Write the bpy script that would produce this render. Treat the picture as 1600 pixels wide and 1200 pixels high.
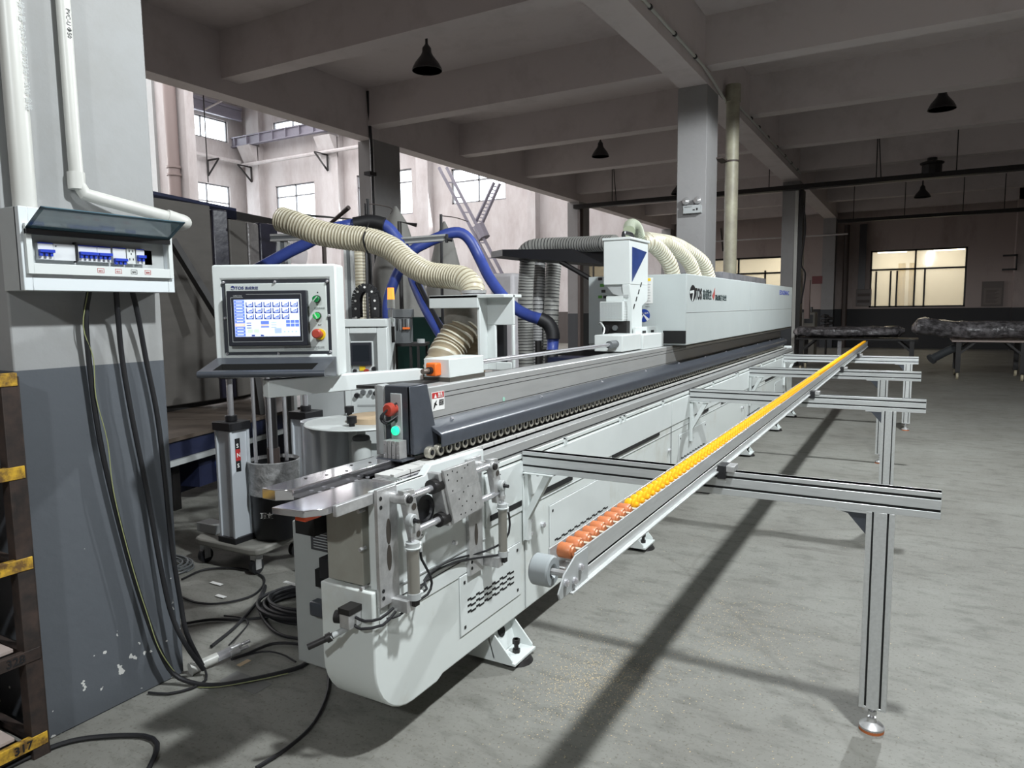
import bpy, math, random
from mathutils import Vector, Matrix
C = bpy.context.scene.collection
sc = bpy.context.scene
for o in list(bpy.data.objects): bpy.data.objects.remove(o)
# ---------- camera ----------
cam = bpy.data.objects.new('camera', bpy.data.cameras.new('camera')); C.objects.link(cam)
CR = Vector((0.86899962, 0.49466776, -0.01197738)); CU = Vector((0.04165907, -0.09726097, -0.99438666)) * -1; CF = Vector((-0.49305596, 0.86362267, -0.10512714))
cam.matrix_world = Matrix(((CR.x, CU.x, -CF.x, 0), (CR.y, CU.y, -CF.y, 0), (CR.z, CU.z, -CF.z, 1.55), (0, 0, 0, 1)))
cam.data.sensor_width = 36; cam.data.lens = 36 * 1110.63 / 1600
cam.data.clip_start = .05; cam.data.clip_end = 200
sc.camera = cam
# ---------- world, exposure ----------
sc.view_settings.view_transform = 'Standard'; sc.view_settings.look = 'None'
sc.view_settings.gamma = 1; sc.view_settings.use_curve_mapping = False
sc.view_settings.exposure = 0.0
w = bpy.data.worlds.new('sky'); sc.world = w; w.use_nodes = True
bg = w.node_tree.nodes['Background']; bg.inputs[0].default_value = (.9, .95, 1, 1); bg.inputs[1].default_value = 6.0
sc.cycles.use_denoising = True
sc.cycles.max_bounces = 8; sc.cycles.diffuse_bounces = 4
# ---------- lights ----------
def spot(name, loc, power, size, col, ang=176, target=None):
    l = bpy.data.lights.new(name, 'SPOT'); l.energy = power; l.shadow_soft_size = size; l.color = col
    l.spot_size = math.radians(ang); l.spot_blend = .1
    o = bpy.data.objects.new(name, l); C.objects.link(o); o.location = loc
    if target: o.rotation_euler = (Vector(target) - Vector(loc)).to_track_quat('-Z', 'Y').to_euler()
    return o
def area(name, loc, sx, sy, power, col, direction=(0, 0, -1)):
    l = bpy.data.lights.new(name, 'AREA'); l.shape = 'RECTANGLE'; l.size = sx; l.size_y = sy; l.energy = power; l.color = col
    o = bpy.data.objects.new(name, l); C.objects.link(o); o.location = loc
    o.rotation_euler = Vector(direction).to_track_quat('-Z', 'Y').to_euler()
    return o
COOL = (.93, .98, 1)
spot('bay_lamp_light', (.46, 1.94, 4.5), 930, .11, COOL)
spot('bay_lamp_light', (.46, -3.8, 4.5), 580, .14, COOL)
spot('bay_lamp_light', (.46, 7.66, 4.5), 950, .10, COOL)
area('hall_skylight', (-21, 14, 11.9), 20, 26, 4600, (1, .98, .985))
area('hall_window_light', (-33.2, 12, 7), 16, 6, 1400, (1, .98, .99), (1, 0, -.2))
area('hall_window_light', (-22, 28.3, 7.5), 14, 4, 800, (1, .98, .99), (0, -1, -.2))
area('office_light', (-.2, 30.5, 3.9), 4, 1.2, 85, (1, .95, .84))
area('office_light', (-5.5, 30.5, 3.9), 4, 1.2, 90, (1, .93, .78))
# ---------- materials ----------
MAT = {}
def mat(name, col, rough=.5, metal=0, noise=0, nscale=8, col2=None, bump=0, bscale=30, emit=None, estr=0, alpha=None, trans=0, stretch=None, detail=6, contrast=(.35, .65), spec=.5):
    m = bpy.data.materials.new(name); m.use_nodes = True; nt = m.node_tree; b = nt.nodes['Principled BSDF']
    b.inputs['Base Color'].default_value = (*col, 1); b.inputs['Roughness'].default_value = rough; b.inputs['Metallic'].default_value = metal
    b.inputs['Specular IOR Level'].default_value = spec
    tc = nt.nodes.new('ShaderNodeTexCoord'); mp = nt.nodes.new('ShaderNodeMapping'); nt.links.new(tc.outputs['Object'], mp.inputs[0])
    if stretch: mp.inputs['Scale'].default_value = stretch
    if noise or col2:
        n = nt.nodes.new('ShaderNodeTexNoise'); n.inputs['Scale'].default_value = nscale; n.inputs['Detail'].default_value = detail; n.inputs['Roughness'].default_value = .65
        nt.links.new(mp.outputs[0], n.inputs['Vector'])
        r = nt.nodes.new('ShaderNodeValToRGB'); r.color_ramp.elements[0].position = contrast[0]; r.color_ramp.elements[1].position = contrast[1]
        c2 = col2 or tuple(c * (1 - noise) for c in col)
        r.color_ramp.elements[0].color = (*c2, 1); r.color_ramp.elements[1].color = (*col, 1)
        nt.links.new(n.outputs['Fac'], r.inputs[0]); nt.links.new(r.outputs[0], b.inputs['Base Color'])
    if bump:
        n2 = nt.nodes.new('ShaderNodeTexNoise'); n2.inputs['Scale'].default_value = bscale; n2.inputs['Detail'].default_value = 5
        nt.links.new(mp.outputs[0], n2.inputs['Vector'])
        bp = nt.nodes.new('ShaderNodeBump'); bp.inputs['Strength'].default_value = bump; bp.inputs['Distance'].default_value = .02
        nt.links.new(n2.outputs['Fac'], bp.inputs['Height']); nt.links.new(bp.outputs[0], b.inputs['Normal'])
    if emit: b.inputs['Emission Color'].default_value = (*emit, 1); b.inputs['Emission Strength'].default_value = estr
    if alpha is not None: b.inputs['Alpha'].default_value = alpha
    if trans: b.inputs['Transmission Weight'].default_value = trans
    MAT[name] = m; return m
W = mat('white_paint', (.70, .74, .73), .42, noise=.05, nscale=3)
WS = mat('stained_white_paint', (.69, .73, .71), .45, nscale=2.6, col2=(.55, .54, .48), contrast=(.22, .46))
GW = mat('grey_white_paint', (.42, .44, .44), .5, noise=.06)
ALU = mat('aluminium', (.62, .635, .63), .38, .45, noise=.12, nscale=14, stretch=(6, .6, 6))
ALX = mat('aluminium_crosswise', (.64, .66, .66), .36, .45, noise=.12, nscale=14, stretch=(.6, 6, 6))
BEAM = mat('machined_aluminium', (.46, .465, .46), .42, .35, noise=.10, nscale=5, stretch=(1, .5, 3))
POL = mat('polished_steel', (.74, .73, .76), .09, .92, noise=.08, nscale=9)
STL = mat('milled_steel', (.62, .62, .62), .38, .6, noise=.25, nscale=25)
CHR = mat('chrome', (.72, .72, .75), .22, .72)
SLATE = mat('slate_paint', (.07, .078, .094), .32, .2, noise=.15, nscale=20)
BLK = mat('black_plastic', (.012, .012, .014), .45)
BLKM = mat('black_metal', (.02, .018, .018), .5, .2, noise=.3, nscale=10)
RUB = mat('black_rubber', (.010, .010, .012), .55)
DARK = mat('dark_void', (.006, .006, .006), .8)
ORG = mat('orange_plastic', (.85, .17, .02), .4)
RED = mat('red_plastic', (.42, .055, .035), .38)
REDO = mat('orange_red_plastic', (.80, .10, .03), .38)
YEL = mat('yellow_plastic', (.9, .62, .02), .4)
YROL = mat('yellow_roller_plastic', (.95, .46, .015), .38)
BROL = mat('brown_roller_plastic', (.62, .21, .085), .4, noise=.2, nscale=30)
GRN = mat('green_knob', (.005, .20, .05), .25)
GLIT = mat('lit_green_lens', (.01, .6, .3), .2, emit=(.03, .85, .42), estr=1.1)
GDIM = mat('dim_lit_green_knob', (.01, .3, .06), .25, emit=(.03, .7, .12), estr=.35)
AMB = mat('lit_amber_lens', (1, .5, .08), .3, emit=(1, .34, .05), estr=1.25)
BLU = mat('blue_hose_rubber', (.05, .085, .36), .42, noise=.2, nscale=12)
BLUM = mat('blue_painted_panel', (.03, .06, .22), .3, noise=.3, nscale=14)
NAVY = mat('navy_paint', (.015, .02, .055), .5, noise=.3, nscale=4)
BEI = mat('beige_hose', (.56, .52, .40), .4)
BEIR = mat('beige_hose_rib', (.30, .25, .16), .42)
BEIW = mat('pale_hose_rib', (.62, .60, .49), .35)
BROWN = mat('brown_hose_wall', (.33, .27, .18), .5)
DHO = mat('dusty_clear_hose', (.30, .30, .28), .45)
DHR = mat('dark_hose_rib', (.035, .035, .038), .4)
BAG = mat('filter_bag_cloth', (.24, .235, .22), .9, noise=.15, nscale=3, bump=.3, bscale=4)
WRAPB = mat('wrapped_board', (.095, .087, .079), .75, noise=.18, nscale=2, stretch=(1, 1, 3))
WRAPD = mat('dark_stretch_film', (.014, .013, .026), .32, noise=.4, nscale=9, bump=.18, bscale=7)
FILM = mat('grey_stretch_film', (.22, .21, .22), .2, nscale=9, col2=(.06, .056, .058), bump=1, bscale=14, contrast=(.4, .62))
CLR = mat('clear_film', (.55, .55, .58), .12, alpha=.35, bump=1, bscale=10)
WOOD = mat('pale_wood_tape', (.66, .50, .33), .5, noise=.12, nscale=10)
CARD = mat('pink_board', (.40, .33, .30), .7, noise=.1)
RUST = mat('rusty_brown_steel', (.045, .028, .022), .7, nscale=14, col2=(.014, .011, .010))
YRUST = mat('worn_yellow_paint', (.60, .36, .03), .6, nscale=22, col2=(.13, .07, .02), contrast=(.38, .6))
PVC = mat('white_pvc', (.53, .53, .50), .35, noise=.04)
PVCY = mat('aged_pvc', (.36, .34, .25), .5, nscale=4, col2=(.24, .22, .17))
GLS = mat('smoky_blue_glass', (.10, .17, .20), .08, alpha=.72)
MOTG = mat('grey_machine_paint', (.13, .14, .145), .45, noise=.1)
GREEN = mat('dark_green_paint', (.006, .035, .028), .6, noise=.2)
FEETO = mat('orange_rubber', (.50, .14, .04), .6)
CREAM = mat('cream_office_wall', (.72, .68, .58), .8)
CHIP = mat('sawdust_flake', (.52, .43, .29), .9)
PURP = mat('grey_lilac_steel', (.24, .23, .28), .5, noise=.1)
GRN2 = mat('cable_green_yellow', (.28, .30, .14), .5)
BRN = mat('brown_steel', (.055, .04, .035), .6)
def plaster(name, up, low=None, zl=1.36, stain=(.4, .38, .36), streak=0, zt=None, blotch=.5, flecks=False):
    """rough painted plaster; the lower part painted another colour up to height zl"""
    m = bpy.data.materials.new(name); m.use_nodes = True; nt = m.node_tree; b = nt.nodes['Principled BSDF']; b.inputs['Roughness'].default_value = .85
    g = nt.nodes.new('ShaderNodeNewGeometry'); mp = nt.nodes.new('ShaderNodeMapping'); nt.links.new(g.outputs['Position'], mp.inputs[0]); mp.inputs['Scale'].default_value = (1, 1, .35 if streak else 1)
    n = nt.nodes.new('ShaderNodeTexNoise'); n.inputs['Scale'].default_value = 1.4; n.inputs['Detail'].default_value = 9; n.inputs['Roughness'].default_value = .7; nt.links.new(mp.outputs[0], n.inputs['Vector'])
    r = nt.nodes.new('ShaderNodeValToRGB'); r.color_ramp.elements[0].position = .25; r.color_ramp.elements[1].position = blotch; r.color_ramp.elements[0].color = (*stain, 1); r.color_ramp.elements[1].color = (*up, 1)
    nt.links.new(n.outputs['Fac'], r.inputs[0]); out = r.outputs[0]
    if low:
        sp = nt.nodes.new('ShaderNodeSeparateXYZ'); nt.links.new(g.outputs['Position'], sp.inputs[0])
        lt = nt.nodes.new('ShaderNodeMath'); lt.operation = 'LESS_THAN'; lt.inputs[1].default_value = zl; nt.links.new(sp.outputs[2], lt.inputs[0])
        lowsock = None
        if flecks:
            n3 = nt.nodes.new('ShaderNodeTexNoise'); n3.inputs['Scale'].default_value = 22; n3.inputs['Detail'].default_value = 3; nt.links.new(g.outputs['Position'], n3.inputs['Vector'])
            ad = nt.nodes.new('ShaderNodeMath'); ad.operation = 'MULTIPLY_ADD'; ad.inputs[1].default_value = -.16; nt.links.new(sp.outputs[2], ad.inputs[0]); nt.links.new(n3.outputs['Fac'], ad.inputs[2])
            gt = nt.nodes.new('ShaderNodeMath'); gt.operation = 'GREATER_THAN'; gt.inputs[1].default_value = .655; nt.links.new(ad.outputs[0], gt.inputs[0])
            mf = nt.nodes.new('ShaderNodeMix'); mf.data_type = 'RGBA'; mf.inputs['A'].default_value = (*low, 1); mf.inputs['B'].default_value = (.55, .55, .53, 1); nt.links.new(gt.outputs[0], mf.inputs['Factor']); lowsock = mf.outputs['Result']
        mx = nt.nodes.new('ShaderNodeMix'); mx.data_type = 'RGBA'; nt.links.new(lt.outputs[0], mx.inputs['Factor']); nt.links.new(out, mx.inputs['A']); mx.inputs['B'].default_value = (*low, 1)
        if lowsock: nt.links.new(lowsock, mx.inputs['B'])
        out = mx.outputs['Result']
    nt.links.new(out, b.inputs['Base Color'])
    n2 = nt.nodes.new('ShaderNodeTexNoise'); n2.inputs['Scale'].default_value = 18; n2.inputs['Detail'].default_value = 5; nt.links.new(g.outputs['Position'], n2.inputs['Vector'])
    bp = nt.nodes.new('ShaderNodeBump'); bp.inputs['Strength'].default_value = .12; bp.inputs['Distance'].default_value = .02; nt.links.new(n2.outputs['Fac'], bp.inputs['Height']); nt.links.new(bp.outputs[0], b.inputs['Normal'])
    MAT[name] = m; return m
PIL = plaster('pillar_paint', (.295, .30, .30), (.085, .094, .107), 1.357, (.26, .26, .25), flecks=True)
CEIL = plaster('ceiling_plaster', (.60, .545, .54), None, stain=(.49, .44, .43))
PIL2 = plaster('far_pillar_paint', (.27, .265, .265), (.06, .064, .07), 1.39, (.22, .21, .205))
HALLW = plaster('hall_plaster', (.56, .54, .54), None, stain=(.40, .36, .355), streak=1, blotch=.6)
ENDW = plaster('end_wall_plaster', (.36, .30, .28), (.035, .035, .037), 1.40, (.24, .19, .18), streak=1)
def floor_mat():
    m = bpy.data.materials.new('concrete_floor'); m.use_nodes = True; nt = m.node_tree; b = nt.nodes['Principled BSDF']
    g = nt.nodes.new('ShaderNodeNewGeometry')
    def noise(s, d, r=.6, sc_=None):
        n = nt.nodes.new('ShaderNodeTexNoise'); n.inputs['Scale'].default_value = s; n.inputs['Detail'].default_value = d; n.inputs['Roughness'].default_value = r
        if sc_:
            mp = nt.nodes.new('ShaderNodeMapping'); mp.inputs['Scale'].default_value = sc_; nt.links.new(g.outputs['Position'], mp.inputs[0]); nt.links.new(mp.outputs[0], n.inputs['Vector'])
        else: nt.links.new(g.outputs['Position'], n.inputs['Vector'])
        return n
    def ramp(n, p0, p1, c0, c1):
        r = nt.nodes.new('ShaderNodeValToRGB'); r.color_ramp.elements[0].position = p0; r.color_ramp.elements[1].position = p1; r.color_ramp.elements[0].color = (*c0, 1); r.color_ramp.elements[1].color = (*c1, 1)
        nt.links.new(n.outputs['Fac'], r.inputs[0]); return r.outputs[0]
    def mix(a, bb, mode='MULTIPLY', f=1):
        x = nt.nodes.new('ShaderNodeMix'); x.data_type = 'RGBA'; x.blend_type = mode; x.inputs['Factor'].default_value = f; nt.links.new(a, x.inputs['A']); nt.links.new(bb, x.inputs['B']); return x.outputs['Result']
    base = ramp(noise(.9, 8, .7), .3, .68, (.165, .16, .142), (.245, .245, .223))
    o = mix(base, ramp(noise(5, 6, .7, (1, 2.2, 1)), .32, .5, (.68, .68, .67), (1, 1, 1)))
    o = mix(o, ramp(noise(70, 2), .32, .42, (.72, .70, .66), (1, 1, 1)))
    o = mix(o, ramp(noise(2.2, 4, .5, (.6, 3, 1)), .62, .72, (1, 1, 1), (.80, .79, .78)))
    v = nt.nodes.new('ShaderNodeTexVoronoi'); v.feature = 'DISTANCE_TO_EDGE'; v.inputs['Scale'].default_value = .42
    nn = noise(1.3, 5); mm = nt.nodes.new('ShaderNodeMix'); mm.data_type = 'RGBA'; mm.inputs['Factor'].default_value = .25; nt.links.new(g.outputs['Position'], mm.inputs['A']); nt.links.new(nn.outputs['Color'], mm.inputs['B']); nt.links.new(mm.outputs['Result'], v.inputs['Vector'])
    rr = nt.nodes.new('ShaderNodeValToRGB'); rr.color_ramp.elements[0].position = 0; rr.color_ramp.elements[1].position = .006; rr.color_ramp.elements[0].color = (.85, .84, .83, 1); rr.color_ramp.elements[1].color = (1, 1, 1, 1); nt.links.new(v.outputs['Distance'], rr.inputs[0])
    o = mix(o, rr.outputs[0])
    nt.links.new(o, b.inputs['Base Color']); b.inputs['Roughness'].default_value = .62; b.inputs['Specular IOR Level'].default_value = .35
    bp = nt.nodes.new('ShaderNodeBump'); bp.inputs['Strength'].default_value = .15; bp.inputs['Distance'].default_value = .01; n5 = noise(40, 5); nt.links.new(n5.outputs['Fac'], bp.inputs['Height']); nt.links.new(bp.outputs[0], b.inputs['Normal'])
    MAT['floor'] = m; return m
FLOOR = floor_mat()
# ---------- mesh helpers ----------
ORIG = {}
class MB:
    def __init__(s, M=None): s.v = []; s.f = []; s.mi = []; s.M = M; s.mats = []
    def _m(s, m):
        if m is None: m = W
        if m not in s.mats: s.mats.append(m)
        return s.mats.index(m)
    def add(s, vs, fs, m=None):
        b = len(s.v); k = s._m(m)
        for v in vs:
            v = Vector(v); s.v.append(s.M @ v if s.M else v)
        for f in fs: s.f.append(tuple(i + b for i in f)); s.mi.append(k)
        return s
    def box(s, x0, x1, y0, y1, z0, z1, m=None):
        vs = [(x, y, z) for x in (x0, x1) for y in (y0, y1) for z in (z0, z1)]
        return s.add(vs, [(0, 1, 3, 2), (4, 6, 7, 5), (0, 4, 5, 1), (2, 3, 7, 6), (0, 2, 6, 4), (1, 5, 7, 3)], m)
    def prism(s, poly, ax, a, b, m=None):
        """poly: 2D points in the two other axes (in order), extruded along ax from a to b"""
        def P(p, t): return (t, p[0], p[1]) if ax == 'x' else (p[0], t, p[1]) if ax == 'y' else (p[0], p[1], t)
        n = len(poly); vs = [P(p, a) for p in poly] + [P(p, b) for p in poly]
        fs = [tuple(range(n))[::-1], tuple(range(n, 2 * n))] + [(i, (i + 1) % n, (i + 1) % n + n, i + n) for i in range(n)]
        return s.add(vs, fs, m)
    def cyl(s, p0, p1, r, seg=16, m=None, r2=None):
        p0 = Vector(p0); p1 = Vector(p1); d = (p1 - p0).normalized(); a = d.orthogonal().normalized(); b = d.cross(a); r2 = r if r2 is None else r2
        vs = []
        for p, q in ((p0, r), (p1, r2)):
            for i in range(seg):
                t = 2 * math.pi * i / seg; vs.append(p + (a * math.cos(t) + b * math.sin(t)) * q)
        fs = [tuple(range(seg))[::-1], tuple(range(seg, 2 * seg))] + [(i, (i + 1) % seg, (i + 1) % seg + seg, i + seg) for i in range(seg)]
        return s.add(vs, fs, m)
    def lathe(s, c, prof, seg=24, m=None, ax='z'):
        c = Vector(c); vs = []; n = len(prof)
        for r, h in prof:
            for i in range(seg):
                t = 2 * math.pi * i / seg; x, y = r * math.cos(t), r * math.sin(t)
                vs.append(c + Vector((x, y, h) if ax == 'z' else (h, x, y) if ax == 'x' else (x, h, y)))
        fs = []
        for k in range(n - 1):
            for i in range(seg):
                j = (i + 1) % seg; fs.append((k * seg + i, k * seg + j, (k + 1) * seg + j, (k + 1) * seg + i))
        if prof[0][0] > 1e-4: fs.append(tuple(range(seg))[::-1])
        if prof[-1][0] > 1e-4: fs.append(tuple(range((n - 1) * seg, n * seg)))
        return s.add(vs, fs, m)
    def tube(s, pts, r, seg=10, m=None, rib=None, ribm=None, ribh=.08, smooth=True, caps=True):
        P = spline(pts, .03 if rib is None else rib / 4) if smooth else [Vector(p) for p in pts]
        n = len(P); k = s._m(m); kr = s._m(ribm) if ribm else k; b0 = len(s.v)
        t = (P[1] - P[0]).normalized(); a = t.orthogonal().normalized()
        for i, p in enumerate(P):
            t = (P[min(i + 1, n - 1)] - P[max(i - 1, 0)]).normalized(); a = (a - t * a.dot(t)).normalized(); b = t.cross(a)
            rr = r(i / (n - 1)) if callable(r) else r
            if rib: rr *= (1 + (ribh if i % 4 in (0, 1) else -ribh * .3))
            for q in range(seg):
                th = 2 * math.pi * q / seg; v = p + (a * math.cos(th) + b * math.sin(th)) * rr; s.v.append(s.M @ v if s.M else v)
        for i in range(n - 1):
            for q in range(seg):
                j = (q + 1) % seg; s.f.append((b0 + i * seg + q, b0 + i * seg + j, b0 + (i + 1) * seg + j, b0 + (i + 1) * seg + q)); s.mi.append(kr if rib and i % 4 == 0 else k)
        if caps:
            s.f.append(tuple(b0 + q for q in range(seg))[::-1]); s.mi.append(k); s.f.append(tuple(b0 + (n - 1) * seg + q for q in range(seg))); s.mi.append(k)
        return s
    def text(s, txt, loc, u, v, size, m=None, ext=.0006, squash=1.0, bold=0, align='LEFT', fit=None):
        """lettering: u = writing direction, v = up direction"""
        cu = bpy.data.curves.new('t', 'FONT'); cu.body = txt; cu.size = size; cu.extrude = ext; cu.offset = bold; cu.align_x = align; cu.resolution_u = 3
        o = bpy.data.objects.new('t', cu); C.objects.link(o); dg = bpy.context.evaluated_depsgraph_get(); me = bpy.data.meshes.new_from_object(o.evaluated_get(dg))
        if fit: squash = fit / max(p.co.x for p in me.vertices)
        u = Vector(u).normalized(); v = Vector(v).normalized(); nn = u.cross(v); L = Vector(loc)
        vs = [L + u * p.co.x * squash + v * p.co.y + nn * p.co.z for p in me.vertices]; s.add(vs, [tuple(p.vertices) for p in me.polygons], m)
        bpy.data.objects.remove(o); bpy.data.meshes.remove(me); bpy.data.curves.remove(cu); return s
    def build(s, name, parent=None, bevel=0, m=None, label=None, seg=2, angle=.6, origin=None):
        org = ORIG[parent.name] if parent else Vector(origin or (0, 0, 0))
        me = bpy.data.meshes.new(name); me.from_pydata([v - org for v in s.v], [], s.f)
        for x in (s.mats or [m or W]): me.materials.append(x)
        for p, k in zip(me.polygons, s.mi): p.material_index = k; p.use_smooth = True
        me.validate(); me.set_sharp_from_angle(angle=angle)
        o = bpy.data.objects.new(name, me); C.objects.link(o)
        if parent: o.parent = parent; ORIG[o.name] = org
        else: o.location = org; ORIG[o.name] = org
        if bevel:
            bv = o.modifiers.new('bevel', 'BEVEL'); bv.width = bevel; bv.segments = seg; bv.limit_method = 'ANGLE'; bv.angle_limit = .7; bv.harden_normals = False
        if label: o['label'] = label
        return o
def each(mb, name, parent, group_all=None, **k):
    """one object for every separate piece of the mesh"""
    par = list(range(len(mb.v)))
    def find(i):
        while par[i] != i: par[i] = par[par[i]]; i = par[i]
        return i
    for f in mb.f:
        for q in f[1:]: par[find(q)] = find(f[0])
    comp = {}
    for f, mi in zip(mb.f, mb.mi): comp.setdefault(find(f[0]), []).append((f, mi))
    for fs in comp.values():
        m2 = MB(); mp = {}
        for f, mi in fs:
            for q in f:
                if q not in mp: mp[q] = len(m2.v); m2.v.append(mb.v[q])
            m2.f.append(tuple(mp[q] for q in f)); m2.mi.append(m2._m(mb.mats[mi]))
        o = m2.build(name, parent, **k)
    return o
def spline(pts, step):
    P = [Vector(p) for p in pts]
    if len(P) < 3: 
        n = max(2, int((P[1] - P[0]).length / step)); return [P[0].lerp(P[1], i / n) for i in range(n + 1)]
    Q = [P[0] * 2 - P[1]] + P + [P[-1] * 2 - P[-2]]; out = []
    for i in range(1, len(Q) - 2):
        a, b, c, d = Q[i - 1:i + 3]; n = max(2, int((c - b).length / step))
        for k in range(n):
            t = k / n; out.append(.5 * ((2 * b) + (c - a) * t + (2 * a - 5 * b + 4 * c - d) * t * t + (3 * b - a - 3 * c + d) * t ** 3))
    out.append(P[-1]); return out
def thing(name, label, cat, loc=(0, 0, 0), group=None):
    o = bpy.data.objects.new(name, None); C.objects.link(o); o.location = loc; o.empty_display_size = .1
    o['label'] = label; o['category'] = cat
    if group: o['group'] = group
    ORIG[o.name] = Vector(loc); return o
def tag(o, label, cat, group=None, kind=None):
    o['label'] = label; o['category'] = cat
    if group: o['group'] = group
    if kind: o['kind'] = kind
    return o
def struct(name, mb, bevel=0, label=None):
    o = mb.build(name, None, bevel); o['kind'] = 'structure'
    if label: o['label'] = label
    return o
def dup(root, loc, label, group=None, rz=0):
    r = root.copy(); C.objects.link(r); r.location = loc; r.rotation_euler = (0, 0, rz); r['label'] = label
    if group: r['group'] = group
    ORIG[r.name] = Vector(loc)
    for ch in [o for o in bpy.data.objects if o.parent == root]:
        c = ch.copy(); C.objects.link(c); c.parent = r
        for g in [o for o in bpy.data.objects if o.parent == ch]:
            d = g.copy(); C.objects.link(d); d.parent = c
    return r
def wall_cells(mb, ax, t0, t1, u0, u1, z0, z1, holes, m):
    """wall slab (thickness t0..t1 along ax) with rectangular holes [(ua,ub,za,zb)]"""
    us = sorted({u0, u1, *[h[0] for h in holes], *[h[1] for h in holes]}); zs = sorted({z0, z1, *[h[2] for h in holes], *[h[3] for h in holes]})
    for a, b in zip(us, us[1:]):
        for c, d in zip(zs, zs[1:]):
            if any(h[0] <= (a + b) / 2 <= h[1] and h[2] <= (c + d) / 2 <= h[3] for h in holes): continue
            if ax == 'y': mb.box(a, b, t0, t1, c, d, m)
            else: mb.box(t0, t1, a, b, c, d, m)

# ================= BUILDING =================
YE = 28.8
mb = MB(); mb.box(-34.2, 9.3, -9.3, 34, -.3, 0, FLOOR); struct('floor', mb)
mb = MB(); mb.box(-9.05, 9.3, -9.3, YE, 5.5, 5.7, CEIL); struct('ceiling', mb)
mb = MB(); mb.box(-34.4, -9.05, -9.3, YE + .3, 13.2, 13.4, CEIL); mb.box(-9.05, -8.85, -9.3, YE, 5.5, 13.4, HALLW); struct('ceiling', mb)
mb = MB()
for y in (1.1, 4.1, 7.1, 10.2, 13.15, 16.1, 19.2, 22.2, 25.2, 28.3, -1.9, -4.9):
    m2 = MB(); m2.box(-8.75, -3.1, y, y + .3, 4.85, 5.5, CEIL); m2.box(-2.7, 9, y, y + .3, 4.85, 5.5, CEIL); struct('ceiling_beam', m2)
m2 = MB(); m2.box(-3.1, -2.7, -9, YE, 4.65, 5.5, CEIL); struct('ceiling_beam', m2)
m2 = MB(); m2.box(-9.05, -8.75, -9, YE, 4.65, 5.5, CEIL); struct('ceiling_beam', m2)
for y in (-7.8, 1.27, 10.35, 19.4, 28.25):
    a = y == 1.27
    m2 = MB(); m2.box(-3.12, -2.7, y, y + (.565 if a else .62), 0, 4.65, PIL if a else PIL2); o = struct('pillar', m2, .006)
    m2 = MB(); m2.box(-9.12, -8.75, y, y + .75, 0, 4.65, PIL2); struct('pillar', m2)
def window(n, ax, t, ua, ub, za, zb, vbars, hbars, fm=None, gm=None, fw=.06, d=.09):
    """frame and panes as two meshes of one structure"""
    fm = fm or BLKM; mb = MB()
    def bar(a, b, c, e):
        if ax == 'y': mb.box(a, b, t, t + d, c, e, fm)
        else: mb.box(t, t + d, a, b, c, e, fm)
    bar(ua, ua + fw, za, zb); bar(ub - fw, ub, za, zb); bar(ua, ub, za, za + fw); bar(ua, ub, zb - fw, zb)
    for v in vbars:
        a, z0, z1 = v if isinstance(v, tuple) else (v, za, zb); bar(a - fw / 2, a + fw / 2, z0, z1)
    for h in hbars:
        z, a, b = h if isinstance(h, tuple) else (h, ua, ub); bar(a, b, z - fw / 2, z + fw / 2)
    f = mb.build('window_%d' % n, None); f['kind'] = 'structure'
    g = MB()
    if ax == 'y': g.box(ua + .02, ub - .02, t + .04, t + .05, za + .02, zb - .02, gm or MAT['clear_pane'])
    else: g.box(t + .04, t + .05, ua + .02, ub - .02, za + .02, zb - .02, gm or MAT['clear_pane'])
    g.build('window_pane', f); return f
def pane_mat(name, frost, tint):
    m = bpy.data.materials.new(name); m.use_nodes = True; nt = m.node_tree; nt.nodes.remove(nt.nodes['Principled BSDF']); out = nt.nodes['Material Output']
    tr = nt.nodes.new('ShaderNodeBsdfTransparent'); tr.inputs[0].default_value = (*tint, 1); gl = nt.nodes.new('ShaderNodeBsdfGlossy'); gl.inputs['Roughness'].default_value = .05
    mx = nt.nodes.new('ShaderNodeMixShader'); mx.inputs[0].default_value = .06; nt.links.new(tr.outputs[0], mx.inputs[1]); nt.links.new(gl.outputs[0], mx.inputs[2]); last = mx
    if frost:
        tl = nt.nodes.new('ShaderNodeBsdfTranslucent'); tl.inputs[0].default_value = (.95, .93, .88, 1); m2 = nt.nodes.new('ShaderNodeMixShader'); m2.inputs[0].default_value = frost
        nt.links.new(mx.outputs[0], m2.inputs[1]); nt.links.new(tl.outputs[0], m2.inputs[2]); last = m2
    nt.links.new(last.outputs[0], out.inputs['Surface']); MAT[name] = m; return m
pane_mat('clear_pane', 0, (.97, .98, .98)); pane_mat('frosted_pane', .55, (.95, .95, .93)); pane_mat('misted_pane', .25, (.98, .97, .93))
R1 = (-1.58, 1.36, 1.44, 3.46); R2 = (-7.9, -4.3, 1.44, 3.42); R3 = (-13.4, -11.3, 1.9, 3.4)
HW = [(-31.5, -28.55, 6.1, 8.5), (-25.55, -22.0, 6.3, 8.5), (-19.65, -16.65, 6.55, 8.2), (-31.5, -28.6, 11.2, 11.95)]
mb = MB(); wall_cells(mb, 'y', YE, YE + .25, -9.1, 9.3, 0, 5.6, [R1, R2], ENDW); struct('wall_end', mb)
HALLW2 = plaster('hall_end_plaster', (.56, .535, .532), (.08, .07, .066), 1.39, (.40, .355, .35), streak=1, blotch=.6)
mb = MB(); wall_cells(mb, 'y', YE, YE + .25, -34.3, -9.1, 0, 13.3, HW + [R3], HALLW2); mb.box(-9.1, -8.85, YE, YE + .25, 5.6, 13.3, HALLW2); struct('wall_hall_end', mb)
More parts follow.
